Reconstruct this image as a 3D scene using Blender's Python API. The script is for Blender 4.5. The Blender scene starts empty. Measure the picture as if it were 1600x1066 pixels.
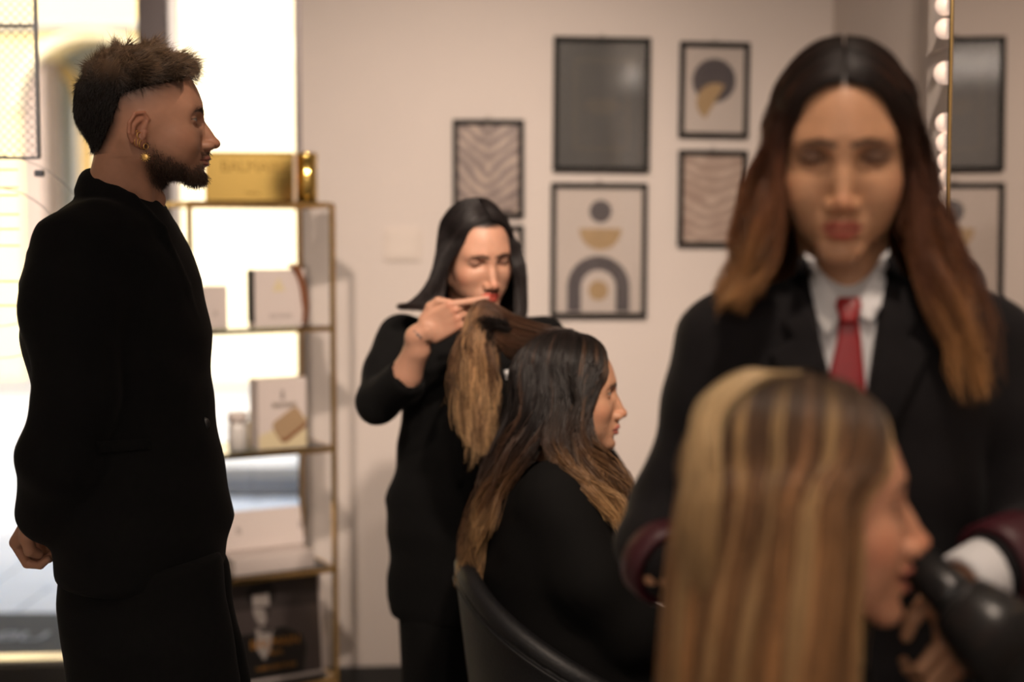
import bpy, bmesh, math, random
import numpy as np
from mathutils import Matrix, Vector
from mathutils.bvhtree import BVHTree
random.seed(7); RNG = np.random.default_rng(11)
SC = bpy.context.scene; COL = SC.collection
# ------------------------------------------------------------------ camera
FPX = 1600*50/36.0; CAM = np.array([0., 0., 1.45]); PITCH = math.atan(.07)
_cd = bpy.data.cameras.new('camera'); cam = bpy.data.objects.new('camera', _cd); COL.objects.link(cam)
_cd.lens = 50; _cd.sensor_width = 36; _cd.sensor_fit = 'HORIZONTAL'; _cd.clip_start = .05; _cd.clip_end = 200
cam.location = tuple(CAM); cam.rotation_euler = (math.pi/2-PITCH, 0, 0); SC.camera = cam
_cd.dof.use_dof = True; _cd.dof.focus_distance = 2.32; _cd.dof.aperture_fstop = 1.6; _cd.dof.aperture_blades = 9
# ------------------------------------------------------------------ sky, sun, lamps, exposure
wd = bpy.data.worlds.new('sky'); SC.world = wd; wd.use_nodes = True
_nt = wd.node_tree; _bg = _nt.nodes['Background']; _sk = _nt.nodes.new('ShaderNodeTexSky')
_sk.sky_type = 'NISHITA'; _sk.sun_disc = False; _sk.sun_elevation = math.radians(29); _sk.sun_rotation = math.radians(200); _sk.air_density = 1.4; _sk.dust_density = 3.0
_nt.links.new(_sk.outputs[0], _bg.inputs[0]); _bg.inputs[1].default_value = .42
def lamp(name, kind, loc, energy, col, rot=(0, 0, 0), size=.3, size_y=None, spot=None):
    d = bpy.data.lights.new(name, kind); d.energy = energy; d.color = col
    if kind == 'AREA':
        d.size = size
        if size_y: d.shape = 'RECTANGLE'; d.size_y = size_y
    elif kind == 'SUN': d.angle = math.radians(1.0)
    else: d.shadow_soft_size = size
    if spot: d.spot_size = math.radians(spot); d.spot_blend = .9
    o = bpy.data.objects.new(name, d); COL.objects.link(o); o.location = loc; o.rotation_euler = rot; return o
lamp('sun_offscreen', 'SUN', (0, -5, 20), .75, (1, .92, .80), (math.radians(61), 0, math.radians(-22)))
WARM = (1, .80, .65)
def aim(loc, to):
    v = Vector(to)-Vector(loc); return v.to_track_quat('-Z', 'Y').to_euler()
for lo_, to_, en, sz, sp in (((-.52, .95, 2.93), (-.45, 4.5, 1.30), 230, .05, 45), ((.42, 1.0, 2.93), (.42, 4.5, .80), 235, .05, 56),
                             ((.10, .35, 2.93), (.12, 2.9, 1.15), 72, .06, 34), ((.34, .98, 2.93), (.34, 1.5, 1.25), 58, .08, 70)):
    lamp('ceiling_spot_light_offscreen', 'SPOT', lo_, en, WARM, aim(lo_, to_), sz, spot=sp)
lamp('added_fill_light_offscreen', 'AREA', (-.4, -2.2, 2.95), 40, (1, .89, .80), (0, 0, 0), 2.4, 1.4)  # added overhead fill behind the camera, stands in for general room light
SC.view_settings.view_transform = 'Standard'; SC.view_settings.look = 'None'; SC.view_settings.gamma = 1.0
SC.view_settings.use_curve_mapping = False; SC.view_settings.exposure = 0.13
SC.cycles.use_denoising = True; SC.cycles.max_bounces = 8; SC.cycles.transparent_max_bounces = 12
SC.cycles.caustics_reflective = False; SC.cycles.caustics_refractive = False; SC.cycles.sample_clamp_indirect = 6
# ------------------------------------------------------------------ photo pixel -> point
_f = np.array([0, math.cos(PITCH), -math.sin(PITCH)]); _u = np.array([0, math.sin(PITCH), math.cos(PITCH)]); _r = np.array([1., 0, 0])
def ray(px, py): return _f+(px-800)/FPX*_r-(py-533)/FPX*_u
def W(px, py, Y):
    d = ray(px, py); return CAM+d*(Y/d[1])
AW = math.radians(4.0); WO = np.array([0, 4.55, 0.]); WU = np.array([math.cos(AW), math.sin(AW), 0]); WN = np.array([math.sin(AW), -math.cos(AW), 0])
def WS(px, py, off=0.0):       # photo pixel -> (along, height) on the back wall
    d = ray(px, py); t = ((WO+WN*off-CAM)@WN)/(d@WN); p = CAM+d*t-WO
    return p@WU, p[2]
def onwall(s, z, off=0.0): return WO+WU*s+WN*off+np.array([0, 0, z])
RWALL = np.stack([WU, -WN, [0, 0, 1]], 1)      # local x along the wall, y into the wall, z up
# ------------------------------------------------------------------ helpers
def nrm(v):
    v = np.asarray(v, float); return v/np.linalg.norm(v)
def smin(a, b, k):
    if k <= 0: return np.minimum(a, b)
    k = k*1.35
    h = np.maximum(k-np.abs(a-b), 0)/k
    return np.minimum(a, b)-h*h*h*k*.1667
def smax(a, b, k): return -smin(-a, -b, k)
def sst(e0, e1, x):
    t = np.clip((x-e0)/(e1-e0), 0, 1); return t*t*(3-2*t)
def mix3(c, d, m): return c*(1-m[:, None])+np.asarray(d, float)[None, :]*m[:, None]
# signed-distance primitives: (function, low corner, high corner)
def ELL(c, r, R=None):
    c = np.asarray(c, float); r = np.asarray(r, float); m = r.max()
    def f(x, y, z):
        x, y, z = x-c[0], y-c[1], z-c[2]
        if R is not None:
            x, y, z = (R[0][0]*x+R[1][0]*y+R[2][0]*z, R[0][1]*x+R[1][1]*y+R[2][1]*z, R[0][2]*x+R[1][2]*y+R[2][2]*z)
        x, y, z = x/r[0], y/r[1], z/r[2]
        k0 = np.sqrt(x*x+y*y+z*z)+1e-9
        k1 = np.sqrt((x/r[0])**2+(y/r[1])**2+(z/r[2])**2)+1e-9
        return k0*(k0-1)/k1
    b = r if R is None else np.array([m, m, m])
    return f, c-b, c+b
def CAP(a, b, ra, rb):
    a = np.asarray(a, float); b = np.asarray(b, float); d = b-a; L = max(d@d, 1e-12)
    def f(x, y, z):
        t = np.clip(((x-a[0])*d[0]+(y-a[1])*d[1]+(z-a[2])*d[2])/L, 0, 1)
        return np.sqrt((x-a[0]-t*d[0])**2+(y-a[1]-t*d[1])**2+(z-a[2]-t*d[2])**2)-(ra+(rb-ra)*t)
    m = max(ra, rb)
    return f, np.minimum(a, b)-m, np.maximum(a, b)+m
def BOXP(c, hs, rd, R=None):
    c = np.asarray(c, float); hs = np.asarray(hs, float)
    def f(x, y, z):
        x, y, z = x-c[0], y-c[1], z-c[2]
        if R is not None:
            x, y, z = (R[0][0]*x+R[1][0]*y+R[2][0]*z, R[0][1]*x+R[1][1]*y+R[2][1]*z, R[0][2]*x+R[1][2]*y+R[2][2]*z)
        q = [np.abs(x)-hs[0]+rd, np.abs(y)-hs[1]+rd, np.abs(z)-hs[2]+rd]
        o = np.sqrt(sum(np.maximum(i, 0)**2 for i in q))
        return o+np.minimum(np.maximum(np.maximum(q[0], q[1]), q[2]), 0)-rd
    m = np.linalg.norm(hs) if R is not None else hs
    return f, c-m, c+m
def LOFT(rows, ax=2):
    # rows: (height, cx, cy, half width x, half width y) from low to high
    r = np.array(sorted(rows), float)
    def f(x, y, z):
        zz = np.clip(z, r[0, 0], r[-1, 0])
        i = [np.interp(zz, r[:, 0], r[:, j]) for j in (1, 2, 3, 4)]
        q = np.sqrt(((x-i[0])/i[2])**2+((y-i[1])/i[3])**2)
        d = (q-1)*np.minimum(i[2], i[3])
        return smax(d, np.maximum(z-r[-1, 0], r[0, 0]-z)+0*d, .02)
    lo = np.array([(r[:, 1]-r[:, 3]).min(), (r[:, 2]-r[:, 4]).min(), r[0, 0]])
    hi = np.array([(r[:, 1]+r[:, 3]).max(), (r[:, 2]+r[:, 4]).max(), r[-1, 0]])
    return f, lo, hi
def PLANE(p, n):
    p = np.asarray(p, float); n = nrm(n)
    return (lambda x, y, z: (x-p[0])*n[0]+(y-p[1])*n[1]+(z-p[2])*n[2]), np.full(3, -1e6), np.full(3, 1e6)
class Field:
    def __init__(s, lo, hi, h, sym=False):
        s.lo = np.asarray(lo, float); s.h = h; s.sym = sym
        s.ax = [np.arange(s.lo[i], hi[i]+h, h) for i in range(3)]
        s.d = np.full([len(a) for a in s.ax], 1e3)
    def sl(s, lo, hi, pad):
        o = []
        for i in range(3):
            a = int(max(0, np.floor((lo[i]-pad-s.lo[i])/s.h))) if lo[i] > -1e5 else 0
            b = int(min(len(s.ax[i]), np.ceil((hi[i]+pad-s.lo[i])/s.h)+1)) if hi[i] < 1e5 else len(s.ax[i])
            o.append(slice(a, max(a, b)))
        return tuple(o)
    def ev(s, p, sl, mir):
        x = s.ax[0][sl[0]][:, None, None]; y = s.ax[1][sl[1]][None, :, None]; z = s.ax[2][sl[2]][None, None, :]
        return p[0](x, np.abs(y) if mir else y, z)
    def op(s, p, k, mode, mir):
        pad = 2.2*k+3*s.h; lo, hi = p[1].copy(), p[2].copy()
        if mir: m = max(abs(lo[1]), abs(hi[1])); lo[1], hi[1] = -m, m
        if mode == 'int': sl = tuple(slice(0, len(a)) for a in s.ax)
        else: sl = s.sl(lo, hi, pad)
        if any(q.stop <= q.start for q in sl): return s
        v = s.ev(p, sl, mir); c = s.d[sl]
        if mode == 'add': s.d[sl] = smin(c, v, k)
        elif mode == 'sub': s.d[sl] = smax(c, -v, k)
        else: s.d[sl] = smax(c, v, k)
        return s
    def add(s, p, k=0, mir=False): return s.op(p, k, 'add', mir)
    def sub(s, p, k=0, mir=False): return s.op(p, k, 'sub', mir)
    def clip(s, p, k=0): return s.op(p, k, 'int', False)
    def chain(s, pts, rad, k=.02, mir=False, kin=None):
        kin = k if kin is None else kin
        for i in range(len(pts)-1):
            s.add(CAP(pts[i], pts[i+1], rad[i], rad[i+1]), k if i == 0 else kin, mir)
        return s
    def wrinkle(s, fn):
        x = s.ax[0][:, None, None]; y = s.ax[1][None, :, None]; z = s.ax[2][None, None, :]
        s.d = s.d+fn(x, y, z); return s
    def mesh(s):
        return surface_nets(s.d, s.lo, s.h)
def surface_nets(d, lo, h):
    n = d.shape; s = d < 0
    cs = [slice(0, -1), slice(1, None)]
    cnt = np.zeros([i-1 for i in n], np.uint8)
    for a in cs:
        for b in cs:
            for c in cs: cnt += s[a, b, c]
    act = np.argwhere((cnt > 0) & (cnt < 8))
    if len(act) == 0: return np.zeros((0, 3)), np.zeros((0, 4), int)
    idx = np.full(cnt.shape, -1, np.int64); idx[tuple(act.T)] = np.arange(len(act))
    acc = np.zeros((len(act), 3)); w = np.zeros(len(act))
    I, J, K = act.T
    corners = [(i, j, k) for i in (0, 1) for j in (0, 1) for k in (0, 1)]
    val = {c: d[I+c[0], J+c[1], K+c[2]] for c in corners}
    for c in corners:
        for ax in range(3):
            if c[ax] == 0:
                e = list(c); e[ax] = 1; e = tuple(e)
                v0, v1 = val[c], val[e]; m = (v0 < 0) != (v1 < 0)
                t = np.where(m, v0/np.where(m, v0-v1, 1), 0)
                for q in range(3):
                    acc[:, q] += m*((c[q]+t) if q == ax else c[q])
                w += m
    V = lo+h*(act+acc/w[:, None])
    F = []
    for ax in range(3):
        a, b = (ax+1) % 3, (ax+2) % 3
        s0 = [slice(None)]*3; s1 = [slice(None)]*3
        s0[ax] = slice(0, -1); s1[ax] = slice(1, None)
        A, B = s[tuple(s0)], s[tuple(s1)]
        e = np.argwhere(A != B)
        ok = (e[:, a] > 0) & (e[:, b] > 0) & (e[:, a] < n[a]-1) & (e[:, b] < n[b]-1)
        e = e[ok]
        fl = A[tuple(e.T)]
        def q(da, db):
            g = e.copy(); g[:, a] -= da; g[:, b] -= db
            return idx[tuple(g.T)]
        Q = np.stack([q(1, 1), q(0, 1), q(0, 0), q(1, 0)], 1)
        Q[~fl] = Q[~fl][:, ::-1]
        F.append(Q)
    return V, np.concatenate(F)
def mesh_obj(name, V, F, mat, parent=None, col=None, smooth=True, world=True):
    V = np.asarray(V, float)
    if parent is not None and world: V = V-BASE(parent)
    me = bpy.data.meshes.new(name)
    F = F if isinstance(F, (list, tuple)) else np.asarray(F)
    if isinstance(F, np.ndarray) and len(F):
        k = F.shape[1]
        me.vertices.add(len(V)); me.vertices.foreach_set('co', V.astype(np.float32).ravel())
        me.loops.add(F.size); me.loops.foreach_set('vertex_index', F.astype(np.int32).ravel())
        me.polygons.add(len(F)); me.polygons.foreach_set('loop_start', np.arange(0, F.size, k, dtype=np.int32))
        me.polygons.foreach_set('use_smooth', np.full(len(F), smooth))
        me.update(calc_edges=True); me.validate()
    else:
        me.from_pydata([tuple(v) for v in V], [], [tuple(f) for f in F])
        me.polygons.foreach_set('use_smooth', np.full(len(me.polygons), smooth)); me.update()
    if col is not None:
        at = me.color_attributes.new('Col', 'FLOAT_COLOR', 'POINT')
        c4 = np.ones((len(V), 4), np.float32); c4[:, :3] = col
        at.data.foreach_set('color', c4.ravel())
    me.materials.append(mat)
    o = bpy.data.objects.new(name, me); COL.objects.link(o)
    if parent is not None: o.parent = parent
    return o
def BASE(o):
    b = np.zeros(3)
    while o is not None: b = b+np.array(o.location); o = o.parent
    return b
def thing(name, loc, label, cat, group=None):
    o = bpy.data.objects.new(name, None); COL.objects.link(o); o.location = tuple(loc); o.empty_display_size = .05
    return tag(o, label, cat, group)
def tag(o, label, cat, group=None):
    o['label'] = label; o['category'] = cat
    if group: o['group'] = group
    return o
def structure(o):
    o['kind'] = 'structure'; return o
class MB:      # plain mesh builder for boxes, tubes, lathes and outlines
    def __init__(s): s.V = []; s.F = []
    def put(s, V, F):
        n = len(s.V); s.V += [tuple(float(c) for c in v) for v in V]; s.F += [tuple(i+n for i in f) for f in F]; return s
    def box(s, c, hs, R=None, bev=0.0):
        c = np.asarray(c, float); hs = np.asarray(hs, float)
        bm = bmesh.new(); bmesh.ops.create_cube(bm, size=2)
        for v in bm.verts: v.co = (v.co.x*hs[0], v.co.y*hs[1], v.co.z*hs[2])
        if bev > 0: bmesh.ops.bevel(bm, geom=list(bm.edges), offset=bev, segments=2, affect='EDGES', profile=.5)
        bm.verts.index_update()
        V = np.array([v.co for v in bm.verts])
        if R is not None: V = V@np.asarray(R).T
        F = [[v.index for v in f.verts] for f in bm.faces]; bm.free()
        return s.put(V+c, F)
    def tube(s, pts, r, n=8, closed=False, cap=True):
        P = np.asarray(pts, float); m = len(P); r = np.broadcast_to(np.asarray(r, float), (m,))
        T = np.gradient(P, axis=0)
        if closed: T = np.roll(P, -1, 0)-np.roll(P, 1, 0)
        T /= np.linalg.norm(T, axis=1)[:, None]+1e-12
        u = np.cross(T[0], [0, 0, 1.]); u = np.cross(T[0], [1., 0, 0]) if np.linalg.norm(u) < .1 else u
        V = []
        for i in range(m):
            u = u-T[i]*(u@T[i]); u /= np.linalg.norm(u)+1e-12; w = np.cross(T[i], u)
            for k in range(n):
                a = 2*math.pi*k/n; V.append(P[i]+r[i]*(math.cos(a)*u+math.sin(a)*w))
        F = []
        for i in range(m if closed else m-1):
            j = (i+1) % m
            for k in range(n):
                F.append((i*n+k, i*n+(k+1) % n, j*n+(k+1) % n, j*n+k))
        if cap and not closed: F += [tuple(range(n))[::-1], tuple((m-1)*n+k for k in range(n))]
        return s.put(V, F)
    def lathe(s, c, prof, n=24, R=None):
        V = []; F = []
        for (r, z) in prof:
            for k in range(n):
                a = 2*math.pi*k/n; V.append((r*math.cos(a), r*math.sin(a), z))
        for i in range(len(prof)-1):
            for k in range(n): F.append((i*n+k, i*n+(k+1) % n, (i+1)*n+(k+1) % n, (i+1)*n+k))
        F += [tuple(range(n))[::-1], tuple((len(prof)-1)*n+k for k in range(n))]
        V = np.array(V)
        if R is not None: V = V@np.asarray(R).T
        return s.put(V+np.asarray(c, float), F)
    def slab(s, pts, th):        # outline extruded by the vector th
        P = np.asarray(pts, float); n = len(P); th = np.asarray(th, float)
        F = [tuple(range(n))[::-1], tuple(range(n, 2*n))]+[(i, (i+1) % n, n+(i+1) % n, n+i) for i in range(n)]
        return s.put(np.concatenate([P, P+th]), F)
    def obj(s, name, mat, parent=None, smooth=False, world=True):
        return mesh_obj(name, np.array(s.V), s.F, mat, parent, None, smooth, world)
def spline(P, n):
    P = np.asarray(P, float); m = len(P)
    Q = np.concatenate([[2*P[0]-P[1]], P, [2*P[-1]-P[-2]]])
    t = np.linspace(0, m-1-1e-9, n); i = t.astype(int); f = (t-i)[:, None]
    a, b, c, d = Q[i], Q[i+1], Q[i+2], Q[i+3]
    return .5*((2*b)+(-a+c)*f+(2*a-5*b+4*c-d)*f*f+(-a+3*b-3*c+d)*f**3)
def strands(C, rad, col, name, mat, parent):
    # C (S, n, 3) centre lines, rad (n,) or (S, n), col (S, n, 3)
    S, n, _ = C.shape
    T = np.gradient(C, axis=1); T /= np.linalg.norm(T, axis=2, keepdims=True)+1e-12
    ref = RNG.normal(size=(S, 1, 3)); U = np.cross(T, ref); U /= np.linalg.norm(U, axis=2, keepdims=True)+1e-12
    W_ = np.cross(T, U); rad = np.broadcast_to(rad, (S, n))[:, :, None]
    V = np.stack([C+rad*(math.cos(a)*U+math.sin(a)*W_) for a in (0, 2.094, 4.189)], 2)      # S n 3 3
    b = (np.arange(S)[:, None, None]*n+np.arange(n-1)[None, :, None])*3
    k = np.arange(3)[None, None, :]; k2 = (k+1) % 3
    F = np.stack([b+k, b+k2, b+3+k2, b+3+k], 3).reshape(-1, 4)
    c = np.repeat(col[:, :, None, :], 3, 2).reshape(-1, 3)
    o = mesh_obj(name, V.reshape(-1, 3), F, mat, parent, c); o['kind'] = 'stuff'
    return o
def rotm(yaw=0, pitch=0, roll=0):
    # head frame +x forward, +y left, +z up; pitch > 0 looks down
    cy, sy = math.cos(yaw), math.sin(yaw); cp, sp = math.cos(pitch), math.sin(pitch); cr, sr = math.cos(roll), math.sin(roll)
    return np.array([[cy, -sy, 0], [sy, cy, 0], [0, 0, 1]])@np.array([[cp, 0, sp], [0, 1, 0], [-sp, 0, cp]])@np.array([[1, 0, 0], [0, cr, -sr], [0, sr, cr]])
# ------------------------------------------------------------------ heads
def make_head(p):
    """head and neck in the head frame (millimetres, origin between the ears at eye level); returns V, F, masks"""
    g = p.get
    W = g('w', 1.0); hw = 2.0 if not g('fine') else 1.6
    nk = g('neck', [(-28, 0, -60), (-48, 0, -190)]); nr = g('neck_r', (50, 55))
    f = Field((-118, -96, -205), (136, 96, 128), hw)
    A = lambda pr, k=0, m=True: f.add(pr, k, m)
    A(ELL((-8, 0, 26), (98, 74*W, 87)), 0)
    A(ELL((28, 0, -22), (62, 58*W, 80)), 40)
    jw = g('jaw', 1.0)
    jd = max(0, g('mouth_open', 0)-2)*1.6
    A(CAP((4, 50*W*jw, -62), (74-jd*.3, 14*jw, -98-jd), 15, 13), 26)
    A(CAP((4, 50*W*jw, -62), (-4, 60*W, -20), 15, 14), 24)
    A(ELL((52, 40*W, -33), (30, 24, 24)), 22)                                    # cheekbones
    if g('smile', 0): A(ELL((66, 38*W, -46), (18, 18, 17)), 16)
    A(ELL((g('chin_x', 80)-jd*.5, 0, -103-jd), (15, 19, 14)), 18)
    A(ELL((70, 0, -74-jd*.4), (27, 31, 25+jd*.4)), 18)                                       # mouth barrel
    A(CAP((69, 38, 16), (78, 14, 13), 10, 10), 22); A(CAP((78, 14, 13), (80, 0, 12), 10, 9), 18)
    A(ELL((44, 36*W, -62), (28, 20, 26)), 24)
    f.sub(ELL((96, 33, -2), (19, 21, 12)), 16, True)                             # sockets
    # nose
    npj = g('nose', 0); nz = g('nose_z', 0)
    A(CAP((84, 0, 6), (108+npj, 0, -40+nz), 7.5, 8.0), 9)
    A(ELL((88+npj*.3, 0, -34+nz), (17, 11.5, 22)), 9)
    A(CAP((84, 0, -57), (87, 0, -68), 10, 10), 12)
    A(ELL((110+npj, 0, -45+nz), (10.5, 10, 9)), 7)
    A(ELL((99+npj*.6, 12.5, -49+nz), (12, 7, 8)), 6)
    f.sub(ELL((105+npj*.7, 6.2, -59+nz), (5, 3.2, 4)), 3, True)
    A(CAP((101+npj*.7, 0, -54+nz), (98, 0, -60), 4, 4), 5)
    # eyes and lids
    op = g('eye_open', 0.0)
    A(ELL((70, 32, 0), (14.6, 15.5, 14.0)), 3)
    # lips
    sm = g('smile', 0.0); mo = g('mouth_open', 0.0); lp = g('lips', 1.0)
    mw = g('mw', 1.0); cx, cy_, cz = 84-8*sm+6*(1-mw)*5, (24+7*sm)*mw, -76+7*sm
    up = [(98.5, 0, -70.5+mo*.2), (99, 7*mw, -69.5+mo*.2), (93-2*sm, (16+2*sm)*mw, -72.5+2*sm), (cx, cy_, cz)]
    lo_ = [(96.5-jd*.3, 0, -81.5-mo), (95-jd*.3, 9*mw, -81-mo), (90-2*sm, (17+2*sm)*mw, -79-mo*.6+2*sm), (cx, cy_, cz)]
    ur = [4.4*lp, 4.6*lp, 3.6*lp, 1.6]; lr = [5.4*lp, 5.2*lp, 3.8*lp, 1.6]
    f.chain(up, ur, 5, True, 2); f.chain(lo_, lr, 5, True, 2)
    mid = [(103, 0, -75.6-mo*.4), (101, 9*mw, -75.2-mo*.4), (94-3*sm, (19+2*sm)*mw, -75.5-mo*.25+3*sm), (cx+2, cy_+1, cz)]
    for i in range(3): f.sub(CAP(mid[i], mid[i+1], 1.2+mo*.42, .9+mo*.3 if i < 2 else .6), 2.5, True)
    if mo > 2:
        f.sub(ELL((92-2*sm, 0, -76.0-mo*.35+sm*1.5), (24, 21+4*sm, 2.0+mo*.62)), 2, True)
        f.add(ELL((76, 0, -71.5), (17.5, 21, 5.0)), .5, True)                     # teeth
    f.sub(CAP((99-jd*.3, 0, -92-jd), (92-jd*.3, 14, -91-jd), 5, 4), 10, True)                       # fold under the lip
    # neck
    f.chain(nk, nr, 26)
    f.chain([(-24, 58, -36), (2, 17, -182)], (9, 9), 26, True)
    if g('male'): A(ELL((14, 0, -142), (13, 9, 14)), 18)
    # ears
    R = rotm(-.42, .18, 0)
    ec = np.array([-8, 74*W+5, -20])
    f.add(ELL(ec, (18, 5.5, 31), R), 5, True)
    f.add(ELL(ec+[4, -1, -24], (9, 5, 11), R), 4, True)
    f.sub(ELL(ec+[4, 6, -2], (10, 6, 17), R), 3, True)
    hel = [ec+R@np.array(q) for q in ((10, 2, 4), (13, 3, 20), (4, 4, 30), (-10, 4, 25), (-17, 4, 8), (-15, 4, -10), (-7, 3, -24))]
    f.chain(hel, [3.2]*7, 2, True)
    f.add(CAP(ec+R@np.array((10, 2, -4)), ec+R@np.array((10, 3, -12)), 4, 4), 3, True)
    f.chain([ec+R@np.array(q) for q in ((2, 2, 18), (-8, 3, 6), (-8, 3, -10))], [3, 3, 3], 3, True)
    V, F = f.mesh()
    x, y, z = V.T; ay = np.abs(y)
    def dist(ch, r=None):
        d = np.full(len(V), 1e3)
        for i in range(len(ch)-1):
            q = CAP(ch[i], ch[i+1], r[i] if r else 0, r[i+1] if r else 0)[0](x, ay, z); d = np.minimum(d, q)
        return d
    M = {}
    M['lips'] = sst(1.6, -.4, np.minimum(dist(up, ur), dist(lo_, lr)))*(x > 70)
    M['crease'] = sst(2.2, .6, dist(mid))*(x > 70)
    M['teeth'] = ((np.abs(z+75.5-mo*.1) < 3.2) & (x > 84) & (ay < 17))*sst(1.2, 2.4, dist(mid)-0) if False else np.zeros(len(V))
    if mo > 2:
        cav = sst(1.2, 0, ELL((92-2*sm, 0, -76.0-mo*.35+sm*1.5), (24.5, 21.5+4*sm, 2.2+mo*.62))[0](x, ay, z))*(M['lips'] < .5)*(x > 60)
        tt = sst(.8, .2, ELL((76, 0, -71.5), (17.5, 21, 5.0))[0](x, ay, z))*cav
        M['crease'] = np.maximum(M['crease'], cav*(1-tt)); M['teeth'] = tt
    br = [(90, 10, 13+g('brow', 0)), (87, 24, 17.5+g('brow', 0)), (72, 44, 14+g('brow', 0))]
    bx = [np.array(b)*[1, 1, 1] for b in br]
    M['brow'] = sst(1.0, -1.0, dist(bx, [5.5, 5.2, 3.0]) - 3.0)*(x > 60)
    # distance in the face plane for brows
    d2 = np.full(len(V), 1e3)
    for i in range(2):
        a, b = np.array(br[i])[1:], np.array(br[i+1])[1:]; dd = b-a
        t = np.clip(((ay-a[0])*dd[0]+(z-a[1])*dd[1])/(dd@dd), 0, 1)
        w = [(3.4, 3.2), (3.2, 1.2)][i]
        d2 = np.minimum(d2, np.hypot(ay-a[0]-t*dd[0], z-a[1]-t*dd[1])-(w[0]+(w[1]-w[0])*t))
    M['brow'] = sst(1.0, -1.0, d2)*(x > 55)
    # almond of the eye in the face plane
    u = (ay-32)/15.0
    top = (1-np.clip(u*u, 0, 1))*(6.2*op)-3.5*(1-op)*(1-np.clip(u*u, 0, 1)); bot = -(1-np.clip(u*u, 0, 1))*4.2
    inside = (np.abs(u) < 1) & (z < top) & (z > bot) & (x > 66)
    M['eye'] = (inside*1.0) if op > 0 else np.zeros(len(V))
    M['iris'] = M['eye']*(np.hypot(ay-32-g('look', 0), z-.5) < 5.6)
    line = np.where(np.abs(u) < 1.08, np.abs(z-np.where(np.abs(u) < 1, top if op > 0 else bot, 0)), 9)
    M['lash'] = sst(1.9, .7, line)*(x > 62)*(np.abs(u) < 1.08)
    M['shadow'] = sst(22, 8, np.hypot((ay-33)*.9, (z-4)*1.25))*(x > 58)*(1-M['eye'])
    M['blush'] = sst(30, 5, np.sqrt((x-60)**2+(ay-48)**2+(z+38)**2))
    M['nose'] = sst(22, 6, np.sqrt((x-112)**2+ay**2+(z+46)**2))
    M['ear'] = sst(74*W, 80*W, ay)*(np.abs(x+6) < 30)
    return V, F, M
def paint(V, M, c):
    g = c.get; n = len(V)
    C = np.tile(np.asarray(c['skin'], float), (n, 1))
    t = .5+.5*np.sin(V[:, 0]*.31+np.sin(V[:, 2]*.23)*2)*np.sin(V[:, 1]*.27+V[:, 2]*.11)
    C *= (1+.05*(t-.5))[:, None]
    red = np.array(c['skin'])*[1.0, .72, .66]
    C = mix3(C, red, M['blush']*g('blush', .5)); C = mix3(C, red, M['nose']*.45); C = mix3(C, red, M['ear']*.5)
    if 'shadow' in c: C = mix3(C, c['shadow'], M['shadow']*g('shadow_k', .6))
    C = mix3(C, c['lips'], M['lips']); C = mix3(C, (.22, .055, .05), M['crease']*.8)
    C = mix3(C, (.75, .70, .60), M['teeth'])
    C = mix3(C, c['brow'], M['brow']*g('brow_k', .85))
    C = mix3(C, (.34, .31, .28), M['eye']); C = mix3(C, (.035, .022, .015), M['iris'])
    C = mix3(C, (.012, .008, .007), M['lash']*g('lash_k', .9))
    return C
# ------------------------------------------------------------------ materials
def pmat(name, col, rough=.5, metal=0.0, var=.08, scale=6.0, bump=0.0, bscale=60.0, spec=.5, sheen=0.0, coat=0.0, attr=False, emit=None, sss=0.0):
    m = bpy.data.materials.new(name); m.use_nodes = True; nt = m.node_tree; b = nt.nodes['Principled BSDF']
    b.inputs['Roughness'].default_value = rough; b.inputs['Metallic'].default_value = metal
    b.inputs['Specular IOR Level'].default_value = spec; b.inputs['Sheen Weight'].default_value = sheen
    b.inputs['Coat Weight'].default_value = coat
    tc = nt.nodes.new('ShaderNodeTexCoord'); nz = nt.nodes.new('ShaderNodeTexNoise'); nz.inputs['Scale'].default_value = scale
    nt.links.new(tc.outputs['Object'], nz.inputs['Vector'])
    mr = nt.nodes.new('ShaderNodeMapRange'); mr.inputs[3].default_value = 1-var; mr.inputs[4].default_value = 1+var
    nt.links.new(nz.outputs['Fac'], mr.inputs[0])
    mx = nt.nodes.new('ShaderNodeMix'); mx.data_type = 'RGBA'; mx.blend_type = 'MULTIPLY'; mx.inputs[0].default_value = 1
    if attr:
        a = nt.nodes.new('ShaderNodeVertexColor'); a.layer_name = 'Col'; nt.links.new(a.outputs[0], mx.inputs[6])
    else: mx.inputs[6].default_value = (*col, 1)
    nt.links.new(mr.outputs[0], mx.inputs[7]); nt.links.new(mx.outputs[2], b.inputs['Base Color'])
    if bump:
        n2 = nt.nodes.new('ShaderNodeTexNoise'); n2.inputs['Scale'].default_value = bscale; n2.inputs['Detail'].default_value = 4
        nt.links.new(tc.outputs['Object'], n2.inputs['Vector'])
        bp = nt.nodes.new('ShaderNodeBump'); bp.inputs['Strength'].default_value = bump; bp.inputs['Distance'].default_value = .004
        nt.links.new(n2.outputs['Fac'], bp.inputs['Height']); nt.links.new(bp.outputs[0], b.inputs['Normal'])
    if emit: b.inputs['Emission Color'].default_value = (*emit[0], 1); b.inputs['Emission Strength'].default_value = emit[1]
    if sss: b.inputs['Subsurface Weight'].default_value = sss; b.inputs['Subsurface Radius'].default_value = (1, .35, .2); b.inputs['Subsurface Scale'].default_value = .006
    return m
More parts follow.
